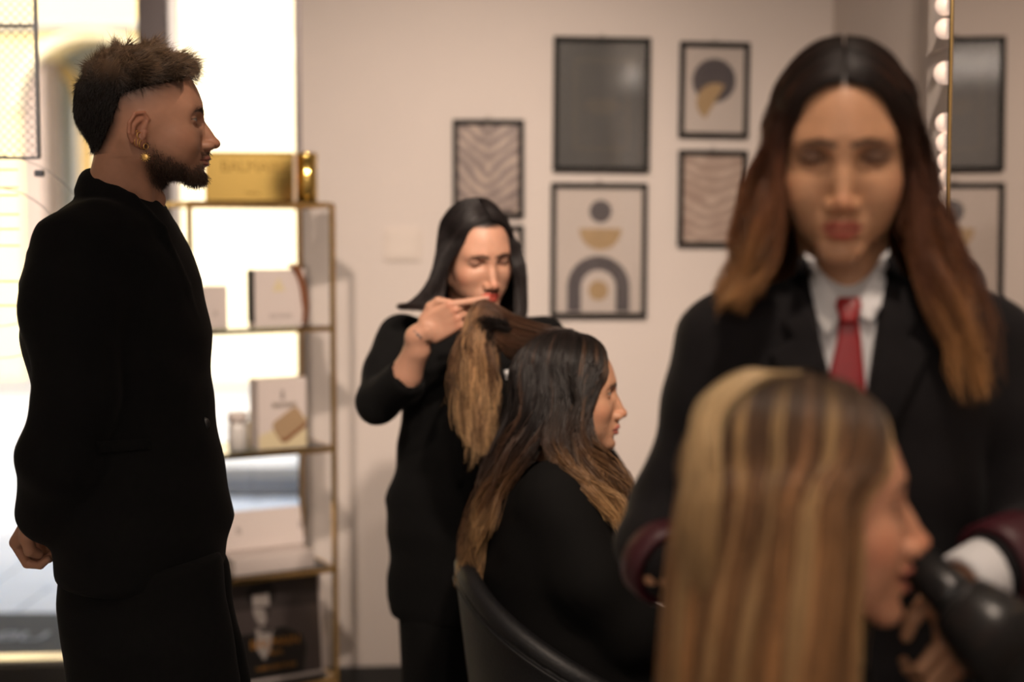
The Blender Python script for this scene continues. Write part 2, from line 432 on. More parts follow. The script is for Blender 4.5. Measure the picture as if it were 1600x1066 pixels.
def glassmat(name, tint=(1, 1, 1), refl=1.0, rough=0.0):
    m = bpy.data.materials.new(name); m.use_nodes = True; nt = m.node_tree; nt.nodes.clear()
    o = nt.nodes.new('ShaderNodeOutputMaterial'); t = nt.nodes.new('ShaderNodeBsdfTransparent'); g = nt.nodes.new('ShaderNodeBsdfGlossy')
    t.inputs[0].default_value = (*tint, 1); g.inputs['Roughness'].default_value = rough
    fr = nt.nodes.new('ShaderNodeFresnel'); fr.inputs[0].default_value = 1.5
    mu = nt.nodes.new('ShaderNodeMath'); mu.operation = 'MULTIPLY'; mu.inputs[1].default_value = refl; mu.use_clamp = True
    nt.links.new(fr.outputs[0], mu.inputs[0]); ms = nt.nodes.new('ShaderNodeMixShader')
    nt.links.new(mu.outputs[0], ms.inputs[0]); nt.links.new(t.outputs[0], ms.inputs[1]); nt.links.new(g.outputs[0], ms.inputs[2])
    nt.links.new(ms.outputs[0], o.inputs[0]); return m
M = {}
M['wall'] = pmat('wall_paint', (.76, .69, .65), .75, var=.02, bump=.05)
M['ceil'] = pmat('ceiling_paint', (.8, .78, .75), .8, var=.02)
M['floor'] = pmat('floor_tile', (.52, .50, .48), .4, var=.1)
M['dark'] = pmat('baseboard_black', (.03, .029, .028), .45)
M['wframe'] = pmat('window_frame_bronze', (.13, .11, .115), .35, .3)
M['sill'] = pmat('aluminium', (.80, .80, .81), .28, 1.0)
M['gold'] = pmat('brass', (.95, .66, .27), .16, 1.0, var=.04)
M['jewel'] = pmat('gold_jewellery', (.85, .55, .18), .34, 1.0)
M['goldbox'] = pmat('gold_foil', (.93, .66, .20), .10, 1.0, var=.03)
M['mirror'] = pmat('mirror_silver', (.50, .465, .44), .015, 1.0, var=.01)
M['blackframe'] = pmat('black_frame', (.008, .0075, .007), .6, spec=.25)
M['pane'] = glassmat('picture_glass', refl=2.0, rough=.075)
M['glass'] = glassmat('window_glass', refl=1.0)
M['shelfglass'] = glassmat('shelf_glass', (.90, .95, .93), refl=1.4)
M['paper'] = pmat('print_paper', (.80, .70, .64), .6, var=.02)
M['ink'] = pmat('print_mauve_ink', (.075, .062, .072), .55, var=.15, scale=20)
M['ochre'] = pmat('print_ochre_ink', (.55, .36, .17), .5, var=.15, scale=25)
M['slate'] = pmat('print_slate', (.028, .029, .028), .5, var=.5, scale=7)
M['goldink'] = pmat('print_gold_line', (.16, .115, .06), .5, .2)
M['suit'] = pmat('black_wool', (.0060, .0058, .0058), .92, var=.25, scale=90, bump=.12, bscale=500, spec=.10, sheen=.02)
M['suit2'] = pmat('charcoal_wool', (.0105, .0090, .0100), .85, var=.25, scale=90, bump=.12, bscale=500, spec=.2, sheen=.05)
M['cape'] = pmat('black_cape_nylon', (.0050, .0047, .0045), .85, var=.15, bump=.1, bscale=40, spec=.14)
M['tee'] = pmat('black_jersey', (.010, .010, .010), .9, spec=.1)
M['shirt'] = pmat('white_cotton', (.83, .83, .84), .75, var=.04, bump=.05, bscale=300)
M['tie'] = pmat('red_silk', (.30, .008, .012), .38, var=.15, scale=80)
M['burg'] = pmat('burgundy_lining', (.055, .008, .014), .45)
M['leather'] = pmat('black_leather', (.009, .009, .010), .5, var=.2, bump=.25, bscale=160)
M['skin'] = pmat('skin', (1, 1, 1), .46, var=.05, scale=40, attr=True, bump=.04, bscale=900, spec=.4, sss=.12)
M['hair'] = pmat('hair', (1, 1, 1), .42, var=.12, scale=30, attr=True, spec=.45)
M['haircap'] = pmat('hair_base', (1, 1, 1), .85, var=.3, scale=120, attr=True, spec=.08)
M['whitebox'] = pmat('pink_white_card', (.72, .64, .61), .55, var=.03)
M['carddark'] = pmat('dark_card', (.035, .04, .045), .5)
M['cream'] = pmat('cream_plastic', (.74, .64, .42), .35)
M['jar'] = pmat('pale_jar', (.72, .70, .68), .25)
M['tan'] = pmat('tan_leather', (.42, .29, .17), .55, var=.1)
M['brown'] = pmat('brown_leather', (.22, .075, .025), .4)
M['greyink'] = pmat('grey_print', (.34, .29, .28), .5)
M['plastic'] = pmat('dryer_plastic', (.018, .018, .018), .33)
M['steel'] = pmat('steel', (.6, .6, .6), .22, 1.0)
M['switch'] = pmat('white_switch_plastic', (.76, .68, .62), .4)
M['bulb'] = pmat('frosted_bulb', (.85, .72, .62), .35, emit=((1, .72, .58), .45))
M['facade'] = pmat('yellow_render', (.84, .71, .42), .9, var=.06, scale=.6)
M['cornice'] = pmat('pale_render', (.86, .78, .58), .9, var=.05)
M['rib'] = pmat('ochre_stone', (.50, .34, .12), .9, var=.1)
M['white_out'] = pmat('white_plaster', (.80, .80, .78), .9, var=.03)
M['jamb'] = pmat('brown_stone', (.36, .29, .27), .9, var=.15, scale=3)
M['pave'] = pmat('pale_paving', (.70, .70, .70), .8, var=.12, scale=3)
M['joint'] = pmat('paving_joint', (.40, .41, .43), .9)
M['mat'] = pmat('dark_doormat', (.040, .043, .047), .95, var=.2, scale=50)
M['matletter'] = pmat('doormat_letter', (.33, .33, .34), .9)
M['kerb'] = pmat('granite', (.10, .11, .13), .7, var=.2, scale=8)
M['gate'] = pmat('grey_steel', (.20, .21, .23), .5, .4)
def feathermat(name, a, b, freq, k):
    m = pmat(name, (1, 1, 1), .55); nt = m.node_tree; bs = nt.nodes['Principled BSDF']
    tc = nt.nodes.new('ShaderNodeTexCoord'); sx = nt.nodes.new('ShaderNodeSeparateXYZ'); nt.links.new(tc.outputs['Object'], sx.inputs[0])
    def mth(op, u, v=None):
        n = nt.nodes.new('ShaderNodeMath'); n.operation = op
        for i, q in enumerate((u, v)):
            if q is None: continue
            if isinstance(q, (int, float)): n.inputs[i].default_value = q
            else: nt.links.new(q, n.inputs[i])
        return n.outputs[0]
    nz = nt.nodes.new('ShaderNodeTexNoise'); nz.inputs['Scale'].default_value = 9; nt.links.new(tc.outputs['Object'], nz.inputs['Vector'])
    ab = mth('ABSOLUTE', sx.outputs[0]); t = mth('ADD', sx.outputs[2], mth('MULTIPLY', ab, k))
    t = mth('ADD', t, mth('MULTIPLY', nz.outputs['Fac'], .09))
    v = mth('MULTIPLY_ADD', mth('SINE', mth('MULTIPLY', t, freq)), .35)
    v.node.inputs[2].default_value = .5
    n3 = nt.nodes.new('ShaderNodeTexNoise'); n3.inputs['Scale'].default_value = 14; nt.links.new(tc.outputs['Object'], n3.inputs['Vector'])
    v = mth('MULTIPLY', v, mth('MULTIPLY', mth('ADD', n3.outputs['Fac'], -.12), 2.4))
    sp = mth('LESS_THAN', ab, .004); v = mth('MAXIMUM', v, mth('MULTIPLY', sp, .25))
    mx = nt.nodes.new('ShaderNodeMix'); mx.data_type = 'RGBA'; mx.inputs[6].default_value = (*a, 1); mx.inputs[7].default_value = (*b, 1)
    nt.links.new(v, mx.inputs[0]); nt.links.new(mx.outputs[2], bs.inputs['Base Color']); return m
M['feather'] = feathermat('print_feather', (.12, .075, .075), (.66, .50, .41), 150, -.8)
M['palm'] = feathermat('print_palm', (.45, .30, .24), (.80, .64, .54), 170, -.3)
# ------------------------------------------------------------------ room shell
def wbox(name, s0, s1, z0, z1, o0, o1, mat, parent=None, bev=0.0):
    c = onwall((s0+s1)/2, (z0+z1)/2, (o0+o1)/2)
    return MB().box(c, (abs(s1-s0)/2, abs(o1-o0)/2, abs(z1-z0)/2), RWALL, bev).obj(name, mat, parent)
S_GL = WS(463, 500)[0]; S_W0 = WS(474, 500)[0]; S_M0, S_M1 = WS(216, 100)[0], WS(262, 100)[0]
S_L = -3.25; S_R = 1.60; ZT = 2.72; ZB = WS(50, 1041)[1]
structure(MB().box((-.6, .75, -.05), (2.9, 4.3, .05)).obj('floor', M['floor']))
structure(MB().box((-.6, .75, 3.05), (2.9, 4.3, .05)).obj('ceiling', M['ceil']))
structure(wbox('wall_back', S_W0, S_R, 0, 3, 0, -.22, M['wall']))
structure(wbox('wall_back_lintel', S_L, S_W0, ZT, 3, 0, -.22, M['wall']))
structure(MB().box((-3.3, .6, 1.5), (.08, 4.1, 1.5)).obj('wall_left', M['wall']))
structure(MB().box((-.6, -3.4, 1.5), (2.7, .08, 1.5)).obj('wall_front', M['wall']))
XR = .89; YP = 3.08
structure(MB().box((XR+.21, (YP-3.35)/2, 1.5), (.21, (YP+3.35)/2, 1.5)).obj('wall_right', M['wall']))
structure(MB().box((1.03+.135, (YP+4.7)/2, 1.5), (.135, (4.7-YP)/2, 1.5)).obj('wall_right_recess', M['wall']))
bz = WS(580, 1041)[1]
structure(wbox('baseboard_back', S_W0, 1.02, 0, bz, .012, 0, M['dark'], None, .002))
pz = W(1460, 79, 3.0)[2]
structure(MB().box((XR-.003, YP-.20, pz), (.004, .19, .003)).obj('trim_1', M['wall']))
# shopfront window
win = thing('window_1', onwall(S_GL, 0, -.05), 'shopfront', 'window'); win['kind'] = 'structure'; del win['label']; del win['category']
wbox('jamb', S_GL, S_W0, 0, ZT, -.02, -.10, M['wframe'], win, .003)
wbox('mullion', S_M0, S_M1, 0, ZT, .01, -.10, M['wframe'], win, .004)
wbox('mullion_trim', S_M1, S_M1+.028, 0, ZT, -.02, -.08, M['sill'], win, .002)
wbox('top_rail', S_L, S_GL, ZT-.07, ZT, -.02, -.10, M['wframe'], win, .003)
wbox('bottom_rail', S_L, S_GL, 0, ZB, -.0, -.10, M['dark'], win, .004)
wbox('sill_strip', S_L, S_GL, ZB, ZB+.012, -.03, -.10, M['sill'], win, .002)
wbox('glass_pane', S_L, S_M0, ZB, ZT-.07, -.055, -.061, M['glass'], win)
wbox('glass_pane', S_M1, S_GL, ZB, ZT-.07, -.055, -.061, M['glass'], win)
# ------------------------------------------------------------------ the street outside
gr = structure(MB().box((-4, 17.8, -.08), (16, 13.0, .05)).obj('ground_street', M['joint']))
pm = None
for i in range(14):
    for j in range(12):
        c = np.array([-5.6+j*.52+(.26 if i % 2 else 0), 5.0+i*.62, -.021])
        if pm is None:
            p_ = MB().box((0, 0, 0), (.255, .305, .01), None, .004).obj('paving_slab', M['pave'], gr, world=False); pm = p_.data
        else:
            p_ = bpy.data.objects.new('paving_slab', pm); COL.objects.link(p_); p_.parent = gr
        p_.location = tuple(c+[0, 0, random.uniform(-.001, .001)])
# doormat with lettering
ym0, ym1 = 1.45*FPX/(1034-377.5), 1.45*FPX/(966-377.5)
dm = thing('doormat', (-1.95, (ym0+ym1)/2, -.011), 'dark grey doormat with pale letters outside the shop window', 'doormat')
MB().box((-1.95, (ym0+ym1)/2, -.005), (.55, (ym1-ym0)/2, .007), None, .004).obj('mat', M['mat'], dm)
def text(name, s, size, mat, parent, loc, R, ext=.0006, align='CENTER'):
    cu = bpy.data.curves.new(name, 'FONT'); cu.body = s; cu.size = size; cu.extrude = ext; cu.align_x = align; cu.materials.append(mat); cu.resolution_u = 3
    o = bpy.data.objects.new(name, cu); COL.objects.link(o); o.parent = parent
    m = Matrix([list(r)+[0] for r in np.asarray(R)]+[[0, 0, 0, 1]])
    m.translation = Vector(np.asarray(loc)-BASE(parent)); bpy.context.view_layer.update()
    me = bpy.data.meshes.new_from_object(o); bpy.data.objects.remove(o)
    o = bpy.data.objects.new(name, me); COL.objects.link(o); o.parent = parent; o.matrix_local = m; return o
for k, (px, ch) in enumerate(((4, 'B'), (44, 'U'))):
    p = W(px, 1011, 5.0); yy = 1.45*FPX/(1012-377.5)
    text('lettering', ch, .16, M['matletter'], dm, (p[0]*yy/5.0, yy, .0045), np.eye(3), .001)
# low granite bench across the street, seen through the shelving
by = 1.45*FPX/(779-377.5)
bn = thing('stone_bench', (-1.55, by+.2, -.03), 'low dark granite bench slab on the pavement outside', 'bench')
MB().box((-1.55, by+.2, .06), (.95, .2, .05), None, .01).obj('slab', M['kerb'], bn)
for dx in (-.6, .6): MB().box((-1.55+dx, by+.2, -.01), (.12, .14, .02)).obj('foot', M['kerb'], bn)
# arcaded building across the street
YB = 15.5
def B(px, py, Y=YB): return W(px, py, Y)
bl = thing('arcade_building', (-5, YB, -.03), 'yellow rendered building with a tall arched portico across the street', 'building')
def arch_wall(name, x0, x1, z1, ax0, ax1, zs, Y, th, mat, n=20):
    cx, r = (ax0+ax1)/2, (ax1-ax0)/2
    O = [(x0, -.03), (ax0, -.03)]+[(cx-r*math.cos(math.pi*i/n), zs+r*math.sin(math.pi*i/n)) for i in range(n+1)]+[(ax1, -.03), (x1, -.03), (x1, z1), (x0, z1)]
    mb = MB(); P = []
    # strips so that no face is concave
    xs = [x0, ax0]+[cx-r*math.cos(math.pi*i/n) for i in range(1, n)]+[ax1, x1]
    def zb(x): return -.03 if (x <= ax0 or x >= ax1) else zs+math.sqrt(max(r*r-(x-cx)**2, 0))
    for i in range(len(xs)-1):
        a, b = xs[i], xs[i+1]
        za = -.03 if i in (0, len(xs)-2) else (zs if i == 1 else zb(a)); zc = -.03 if i in (0, len(xs)-2) else (zs if i == len(xs)-3 else zb(b))
        mb.slab([(a, Y, za), (b, Y, zc), (b, Y, z1), (a, Y, z1)], (0, th, 0))
    return mb.obj(name, mat, bl)
xa0 = B(34, 300)[0]; xa1 = B(262, 300)[0]; zs_ = B(100, 172)[2]
arch_wall('facade_wall', -14, 6, 9.5, xa0, xa1, zs_, YB, .5, M['facade'])
cxa, ra = (xa0+xa1)/2, (xa1-xa0)/2
MB().tube([(cxa-(ra+.03)*math.cos(math.pi*i/24), YB-.02, zs_+(ra+.03)*math.sin(math.pi*i/24)) for i in range(25)], .06, 8).obj('arch_moulding', M['cornice'], bl)
MB().box((-4, YB-.06, B(60, 41)[2]), (10, .08, .04)).obj('string_course', M['joint'], bl)
MB().box((xa0+.12, YB+.3, 1.7), (.13, .29, 1.75)).obj('jamb_pier', M['jamb'], bl)
MB().box((-4, YB+1.9, 4), (7, .1, 4.1)).obj('portico_wall', M['white_out'], bl)
MB().box((xa0+.55, YB+.9, 1.6), (.19, .15, 1.65)).obj('white_pillar', M['white_out'], bl)
rx = B(104, 180)[0]
MB().box((rx, YB+.75, zs_/2-.1), (.06, .09, zs_/2+.1)).obj('rib_pier', M['rib'], bl)
for q in ((74, 84), (158, 88)):
    e = B(q[0], q[1], YB+.75); s_ = np.array([rx, YB+.75, zs_-.05])
    m_ = (e+s_)/2+[(e[0]-s_[0])*-.18, 0, .05]
    MB().tube(spline([s_, m_, e], 10), .075, 8).obj('vault_rib', M['rib'], bl)
for q, zc in ((122, 2.4), (330, 3.0), (410, 2.4)):
    px0 = B(q, 400)[0]
    if q > 300:
        w_ = MB().box((px0, YB-.02, zc), (.32, .05, .75)).obj('window_surround', M['cornice'], bl)
        MB().box((px0, YB-.075, zc), (.24, .01, .65)).obj('window_pane', M['white_out'], w_)
xw = B(268, 300)[0]
MB().box((xw+3.0, YB-.25, 4.75), (3.0, .25, 4.77)).obj('overexposed_bay', pmat('overexposed_render', (.86, .78, .58), .9, var=.03, scale=.6), bl)  # added bay; its paler colour stands in for overexposed daylight
# steel wire display stand in front of the window, left of the man
YG = 3.0
gt = thing('wire_stand', W(-60, 1010, YG)*[1, 1, 0], 'grey steel wire display stand with diagonal lattice and rings beside window', 'stand')
def gp(px, py): return W(px, py, YG)
x0g, x1g = gp(-190, 300)[0], gp(62, 300)[0]; ztop = 2.45; zlat = gp(30, 247)[2]
for xx in (x0g, x1g): MB().box((xx, YG, (ztop+zlat)/2 if xx == x1g else ztop/2), (.0028, .006, (ztop-zlat)/2 if xx == x1g else ztop/2)).obj('upright', M['gate'], gt)
for py in (40, 247): MB().box(((x0g+x1g)/2, YG, gp(30, py)[2]), ((x1g-x0g)/2, .005, .0028)).obj('cross_bar', M['gate'], gt)
lm = MB(); d_ = .0195
n_ = int((x1g-x0g+ztop-zlat)/d_)
for k in range(n_):
    for sg in (0, 1):
        t0 = k*d_; a = (min(t0, x1g-x0g), max(0, t0-(x1g-x0g))); b = (max(0, t0-(ztop-zlat)), min(t0, ztop-zlat))
        f_ = (lambda q: (x0g+q[0], YG+.002*sg, zlat+q[1])) if sg else (lambda q: (x1g-q[0], YG, zlat+q[1]))
        lm.tube([f_(a), f_(b)], .0007, 4)
lo_ = lm.obj('wire_lattice', M['gate'], gt); lo_['kind'] = 'stuff'
cg = gp(-6, 402)
for r_ in (158, 108):
    R_ = r_*YG/FPX
    MB().tube([(cg[0]+R_*math.cos(a), YG, cg[2]+R_*math.sin(a)) for a in np.linspace(0, 2*math.pi, 40)[:-1]], .0011, 6, True).obj('ring', M['gate'], gt)
for py in (265, 293, 305, 335, 358, 384, 440, 478): MB().box(((x0g+gp(26, 300)[0])/2, YG+.01, gp(0, py)[2]), ((gp(26, 300)[0]-x0g)/2, .002, .0016)).obj('slat', M['gate'], gt)
MB().box((gp(62, 300)[0], YG, gp(62, 271)[2]), (.009, .008, .007), None, .003).obj('latch', M['kerb'], gt)
MB().box((x1g-.0, YG+.01, .6), (.004, .006, .62)).obj('lower_post', M['gate'], gt) if False else None
# ------------------------------------------------------------------ framed prints on the back wall
def picture(name, px0, py0, px1, py1, label, group, tilt=0.0):
    s0, z1 = WS(px0, py0); s1, z0 = WS(px1, py1); cs, cz = (s0+s1)/2, (z0+z1)/2; hw, hh = (s1-s0)/2, (z1-z0)/2
    t = thing(name, onwall(cs, cz, .0), label, 'picture', group)
    m = Matrix([list(r)+[0] for r in RWALL]+[[0, 0, 0, 1]]); m.translation = Vector(onwall(cs, cz, .0))
    t.matrix_world = m@Matrix.Rotation(math.radians(tilt), 4, 'Y')@Matrix.Rotation(math.radians(-.6), 4, 'X')
    w = .016
    def L(mb, nm, mat, sm=False): return mb.obj(nm, mat, t, sm, world=False)
    for sx in (-1, 1): L(MB().box((sx*(hw-w/2), -.012, 0), (w/2, .010, hh), None, .0015), 'frame_stile', M['blackframe'])
    for sz in (-1, 1): L(MB().box((0, -.012, sz*(hh-w/2)), (hw-w, .010, w/2), None, .0015), 'frame_rail', M['blackframe'])
    L(MB().box((0, -.004, 0), (hw-w/2, .002, hh-w/2)), 'backing', M['blackframe'])
    L(MB().tube([(-.008, -.006, hh), (-.004, -.006, hh+.010), (.004, -.006, hh+.010), (.008, -.006, hh)], .0015, 6), 'hanger', M['steel'])
    L(MB().box((0, -.0145, 0), (hw-w, .0008, hh-w)), 'glass', M['pane'])
    return t, hw-w, hh-w, L
def flat(L, nm, pts, mat, y=-.0085): return L(MB().slab([(p[0], y, p[1]) for p in pts], (0, .0012, 0)), nm, mat)
def arc(cx, cz, r, a0, a1, n=28, k=1.0): return [(cx+r*math.cos(math.radians(a0+(a1-a0)*i/n)), cz+k*r*math.sin(math.radians(a0+(a1-a0)*i/n))) for i in range(n+1)]
def sheet(L, hw, hh, mat): return L(MB().box((0, -.0068, 0), (hw, .0008, hh)), 'print_sheet', mat)
GRP = None
# dark poster with a gold outline and lettering
t, hw, hh, L = picture('framed_print', 864, 58, 1014, 269, 'black-framed dark slate poster with thin gold rectangle outline, largest upper print', GRP, .5)
sheet(L, hw, hh, M['slate'])
for a, b, c, d in ((-.085, -.083, -.14, .14), (.083, .085, -.14, .14), (-.085, .085, .138, .14), (-.085, .085, -.14, -.138)): flat(L, 'gold_line', [(a, c), (b, c), (b, d), (a, d)], M['goldink'])
for z_, w_ in ((.012, .045), (-.005, .06), (-.022, .035)): flat(L, 'gold_line', [(-w_, z_-.0016), (w_, z_-.0016), (w_, z_+.0016), (-w_, z_+.0016)], M['goldink'])
# disc, bowl and arch print
t, hw, hh, L = picture('framed_print', 860, 286, 1009, 496, 'black-framed abstract print of dark disc, ochre bowl and rainbow arch', GRP, .3)
sheet(L, hw, hh, M['paper'])
flat(L, 'printed_disc', arc(.005, .125, .036, 0, 360)[:-1], M['ink']); flat(L, 'printed_bowl', arc(.005, .07, .068, 180, 360), M['ochre'])
def arch_flat(r0, r1, cx, zc, nm, mat, base):
    O = [(cx+r1, base)]+arc(cx, zc, r1, 0, 180)+[(cx-r1, base)]; I = [(cx+r0, base)]+arc(cx, zc, r0, 0, 180)+[(cx-r0, base)]
    mb = MB()
    for i in range(len(O)-1): mb.slab([(q[0], -.0085, q[1]) for q in (O[i], O[i+1], I[i+1], I[i])], (0, .0012, 0))
    L(mb, nm, mat)
arch_flat(.056, .101, 0, -.118, 'printed_arch', M['ink'], -hh+.003)
flat(L, 'printed_disc', arc(0, -.128, .032, 0, 360)[:-1], M['ochre'])
# circle print
t, hw, hh, L = picture('framed_print', 1061, 66, 1168, 216, 'black-framed abstract print of big mauve circle over small ochre half disc', GRP, .7)
sheet(L, hw, hh, M['paper'])
flat(L, 'printed_disc', arc(0, .030, .070, 0, 360)[:-1], M['ink']); flat(L, 'printed_bowl', arc(.004, -.038, .060, 60, 240), M['ochre'], -.0100)
# palm print
t, hw, hh, L = picture('framed_print', 1059, 235, 1165, 386, 'black-framed pale palm leaf print hanging below the mauve circle print', GRP, .5)
sheet(L, hw, hh, M['palm'])
# feather print
t, hw, hh, L = picture('framed_print', 707, 187, 818, 340, 'black-framed brown feather print beside the dark slate poster', GRP, 0)
sheet(L, hw, hh, M['feather'])
t, hw, hh, L = picture('framed_print', 707, 352, 818, 505, 'black-framed print mostly hidden behind head of dark-haired stylist', GRP, 0)
sheet(L, hw, hh, M['paper']); flat(L, 'printed_disc', arc(0, 0, .05, 0, 360)[:-1], M['ink'])
# blank switch plate
s0, z1 = WS(600, 358); s1, z0 = WS(658, 408)
sw = thing('switch_plate', onwall((s0+s1)/2, (z0+z1)/2, 0), 'blank white switch plate on the bare wall left of feather print', 'switch plate')
wbox('plate', s0, s1, z0, z1, .009, .0005, M['switch'], sw, .003); wbox('insert', s0+.012, s1-.012, z0+.012, z1-.012, .012, .008, M['switch'], sw, .002)
# ------------------------------------------------------------------ mirror with bulbs on the right wall
XM = .846; Y0m, Y1m = XM*FPX/678, 2.16; z0m, z1m = .55, 2.32; rm = .26
out = []
for cy_, cz_, a0 in ((Y0m-rm, z1m-rm, 0), (Y1m+rm, z1m-rm, 90), (Y1m+rm, z0m+rm, 180), (Y0m-rm, z0m+rm, 270)):
    out += [(XM, cy_+rm*math.cos(math.radians(a0+i*7.5)), cz_+rm*math.sin(math.radians(a0+i*7.5))) for i in range(13)]
mi = thing('wall_mirror', (XM, (Y0m+Y1m)/2, z0m), 'round-cornered brass-rimmed mirror on right wall reflecting the framed prints', 'mirror')
MB().slab(out, (.022, 0, 0)).obj('mirror_glass', M['mirror'], mi)
MB().tube(np.array(out)+[.002, 0, 0], .0065, 8, True).obj('rim', M['gold'], mi)
for py, r in ((8, 16), (45, 16), (114, 18), (192, 15.5), (223, 15.5), (253, 15), (281, 14.5), (309, 14), (336, 14), (362, 13.5), (388, 13.5), (414, 13.5), (440, 13.5), (466, 13.5), (492, 13.5), (518, 13.5)):
    p = W(1477, py, 2.885); rr = r*2.885/FPX
    b_ = thing('light_bulb', p+[.02, 0, 0], 'small frosted globe bulb in the row behind the brass mirror rim', 'light bulb', 'globe bulbs along the mirror edge')
    prof = [(.0005, -rr)]+[(rr*math.cos(math.radians(a)), rr*math.sin(math.radians(a))) for a in range(-75, 76, 15)]+[(.0005, rr)]
    MB().lathe(p, prof, 16).obj('globe', M['bulb'], b_, True)
    MB().tube([p+[rr*.7, 0, 0], (XR-.0005, p[1], p[2])], rr*.5, 10).obj('socket', M['gold'], b_, True)
# ------------------------------------------------------------------ brass display rack
AR = math.radians(30); RWv = np.array([math.cos(AR), math.sin(AR), 0]); RDv = np.array([-math.sin(AR), math.cos(AR), 0])
FR = W(522, 700, 4.05)*[1, 1, 0]; RW_, RD_ = .4135, .255; FL = FR-RWv*RW_
def rk(a, b, z): return FL+RWv*a+RDv*b+np.array([0, 0, z])
RRK = np.stack([RWv, RDv, [0, 0, 1]], 1)
def proj(p):
    d = np.asarray(p)-CAM; k = FPX/(d@_f); return 800+k*(d@_r), 533-k*(d@_u)
def rka(px, b, z):
    lo, hi = -1.0, 1.5
    for _ in range(40):
        m = (lo+hi)/2
        if proj(rk(m, b, z))[0] < px: lo = m
        else: hi = m
    return (lo+hi)/2
def zat(py, a, b):
    lo, hi = -.5, 3.
    for _ in range(40):
        m = (lo+hi)/2
        if proj(rk(a, b, m))[1] > py: lo = m
        else: hi = m
    return (lo+hi)/2
SZ = [zat(py, RW_, 0) for py in (321, 514, 702, 890, 1062)]
rack = thing('display_rack', rk(RW_/2, RD_/2, 0), 'brass display rack with glass shelves standing in front of the window', 'display rack')
tw = .0065
for a in (0, RW_):
    for b in (0, RD_):
        MB().box(rk(a, b, SZ[0]/2), (tw, tw, SZ[0]/2), RRK, .001).obj('post', M['gold'], rack)
        MB().lathe(rk(a, b, 0), [(.016, .0), (.016, .008), (.009, .016)], 14).obj('foot', M['gold'], rack, True)
for z in SZ:
    for b in (0, RD_): MB().box(rk(RW_/2, b, z), (RW_/2, tw, tw), RRK, .001).obj('rail', M['gold'], rack)
    for a in (0, RW_): MB().box(rk(a, RD_/2, z), (tw, RD_/2, tw), RRK, .001).obj('rail', M['gold'], rack)
    MB().box(rk(RW_/2, RD_/2, z+.004), (RW_/2-tw, RD_/2-tw, .004), RRK).obj('glass_shelf', M['shelfglass'], rack)
# gold presentation box on top
zt = SZ[0]+.0085; ag = math.radians(4)
gw = np.array([math.cos(ag), math.sin(ag), 0]); gd = np.array([-math.sin(ag), math.cos(ag), 0]); RG = np.stack([gw, gd, [0, 0, 1]], 1)
gfr = W(458, 300, 4.01); gfr[2] = zt; gh = W(458, 239, 4.01)[2]-zt; gwd = .245; gdp = .125
gc = gfr-gw*gwd/2+gd*gdp/2
gb = thing('gold_gift_box', gc, 'shiny gold foil presentation box on top of the brass rack', 'box')
MB().box(gc+[0, 0, gh/2], (gwd/2, gdp/2, gh/2), RG, .004).obj('box_body', M['goldbox'], gb)
MB().box(gc+[0, 0, gh*.985], (gwd/2+.002, gdp/2+.002, gh*.03), RG, .002).obj('lid', M['goldbox'], gb)
RT = np.stack([gw, [0, 0, 1], np.cross(gw, [0, 0, 1])], 1)
M['goldtext'] = pmat('dark_gold_print', (.30, .19, .05), .3, .9)
text('lettering', 'BALMAIN', .042, M['goldtext'], gb, gc-gd*(gdp/2+.0006)+[0, 0, gh*.62]+gw*.01, RT)
text('lettering', 'PARIS', .016, M['goldtext'], gb, gc-gd*(gdp/2+.0006)+[0, 0, gh*.14]+gw*.01, RT)
em = gc-gd*(gdp/2+.001)+gw*(gwd/2-.016)+[0, 0, gh*.66]
MB().tube([em+.011*(gw*math.cos(a)+np.array([0, 0, math.sin(a)])) for a in np.linspace(0, 2*math.pi, 25)[:-1]], .0012, 6, True).obj('emblem', M['goldtext'], gb)
tc_ = W(480, 300, 4.075); tc_[2] = zt; th_ = W(480, 238, 4.05)[2]-zt
tn = thing('gold_tin', tc_, 'tall shiny gold cylinder tin beside the gold box on rack', 'tin')
MB().lathe(tc_, [(.027, 0), (.0285, .002), (.0285, th_-.028), (.027, th_-.026)], 36).obj('tin_body', M['goldbox'], tn, True)
MB().lathe(tc_, [(.0270, th_-.027), (.0290, th_-.026), (.0290, th_-.002), (.0275, th_), (.001, th_)], 36).obj('tin_lid', M['goldbox'], tn, True)
def rbox(name, px0, px1, py0, k, b0, dp, label, cat, mat, bev=.002, z0=None):
    zb = (SZ[k]+.0085) if z0 is None else z0
    a0, a1 = rka(px0, b0, zb), rka(px1, b0, zb); h = zat(py0, (a0+a1)/2, b0)-zb
    c = rk((a0+a1)/2, b0+dp/2, zb)
    t = thing(name, c, label, cat)
    MB().box(c+[0, 0, h/2], ((a1-a0)/2, dp/2, h/2), RRK, bev).obj('carton', mat, t)
    return t, a0, a1, zb, h, b0
RTK = np.stack([RWv, [0, 0, 1], np.cross(RWv, [0, 0, 1])], 1)
def prt(t, nm, pts, mat, b, e=.0008): return MB().slab([rk(p[0], b-e, p[1]) for p in pts], RDv*e*.8).obj(nm, mat, t)
t, a0, a1, zb, h, b0 = rbox('product_carton', 318, 356, 447, 1, .05, .05, 'small pale pink product carton on the upper shelf of rack', 'box', M['whitebox'])
text('lettering', 'B', .018, M['greyink'], t, rk((a0+a1)/2, b0-.0006, zb+h*.3), RTK)
t, a0, a1, zb, h, b0 = rbox('product_carton', 399, 478, 421, 1, .03, .06, 'pale pink carton with dark side and brown headband leaning on it', 'box', M['whitebox'])
MB().box(rk(a0-.0012, b0+.032, zb+h/2+.006), (.001, .028, h/2-.008), RRK).obj('dark_side', M['carddark'], t)
text('lettering', 'BALMAIN', .016, M['greyink'], t, rk((a0+a1)/2, b0-.0006, zb+h*.16), RTK)
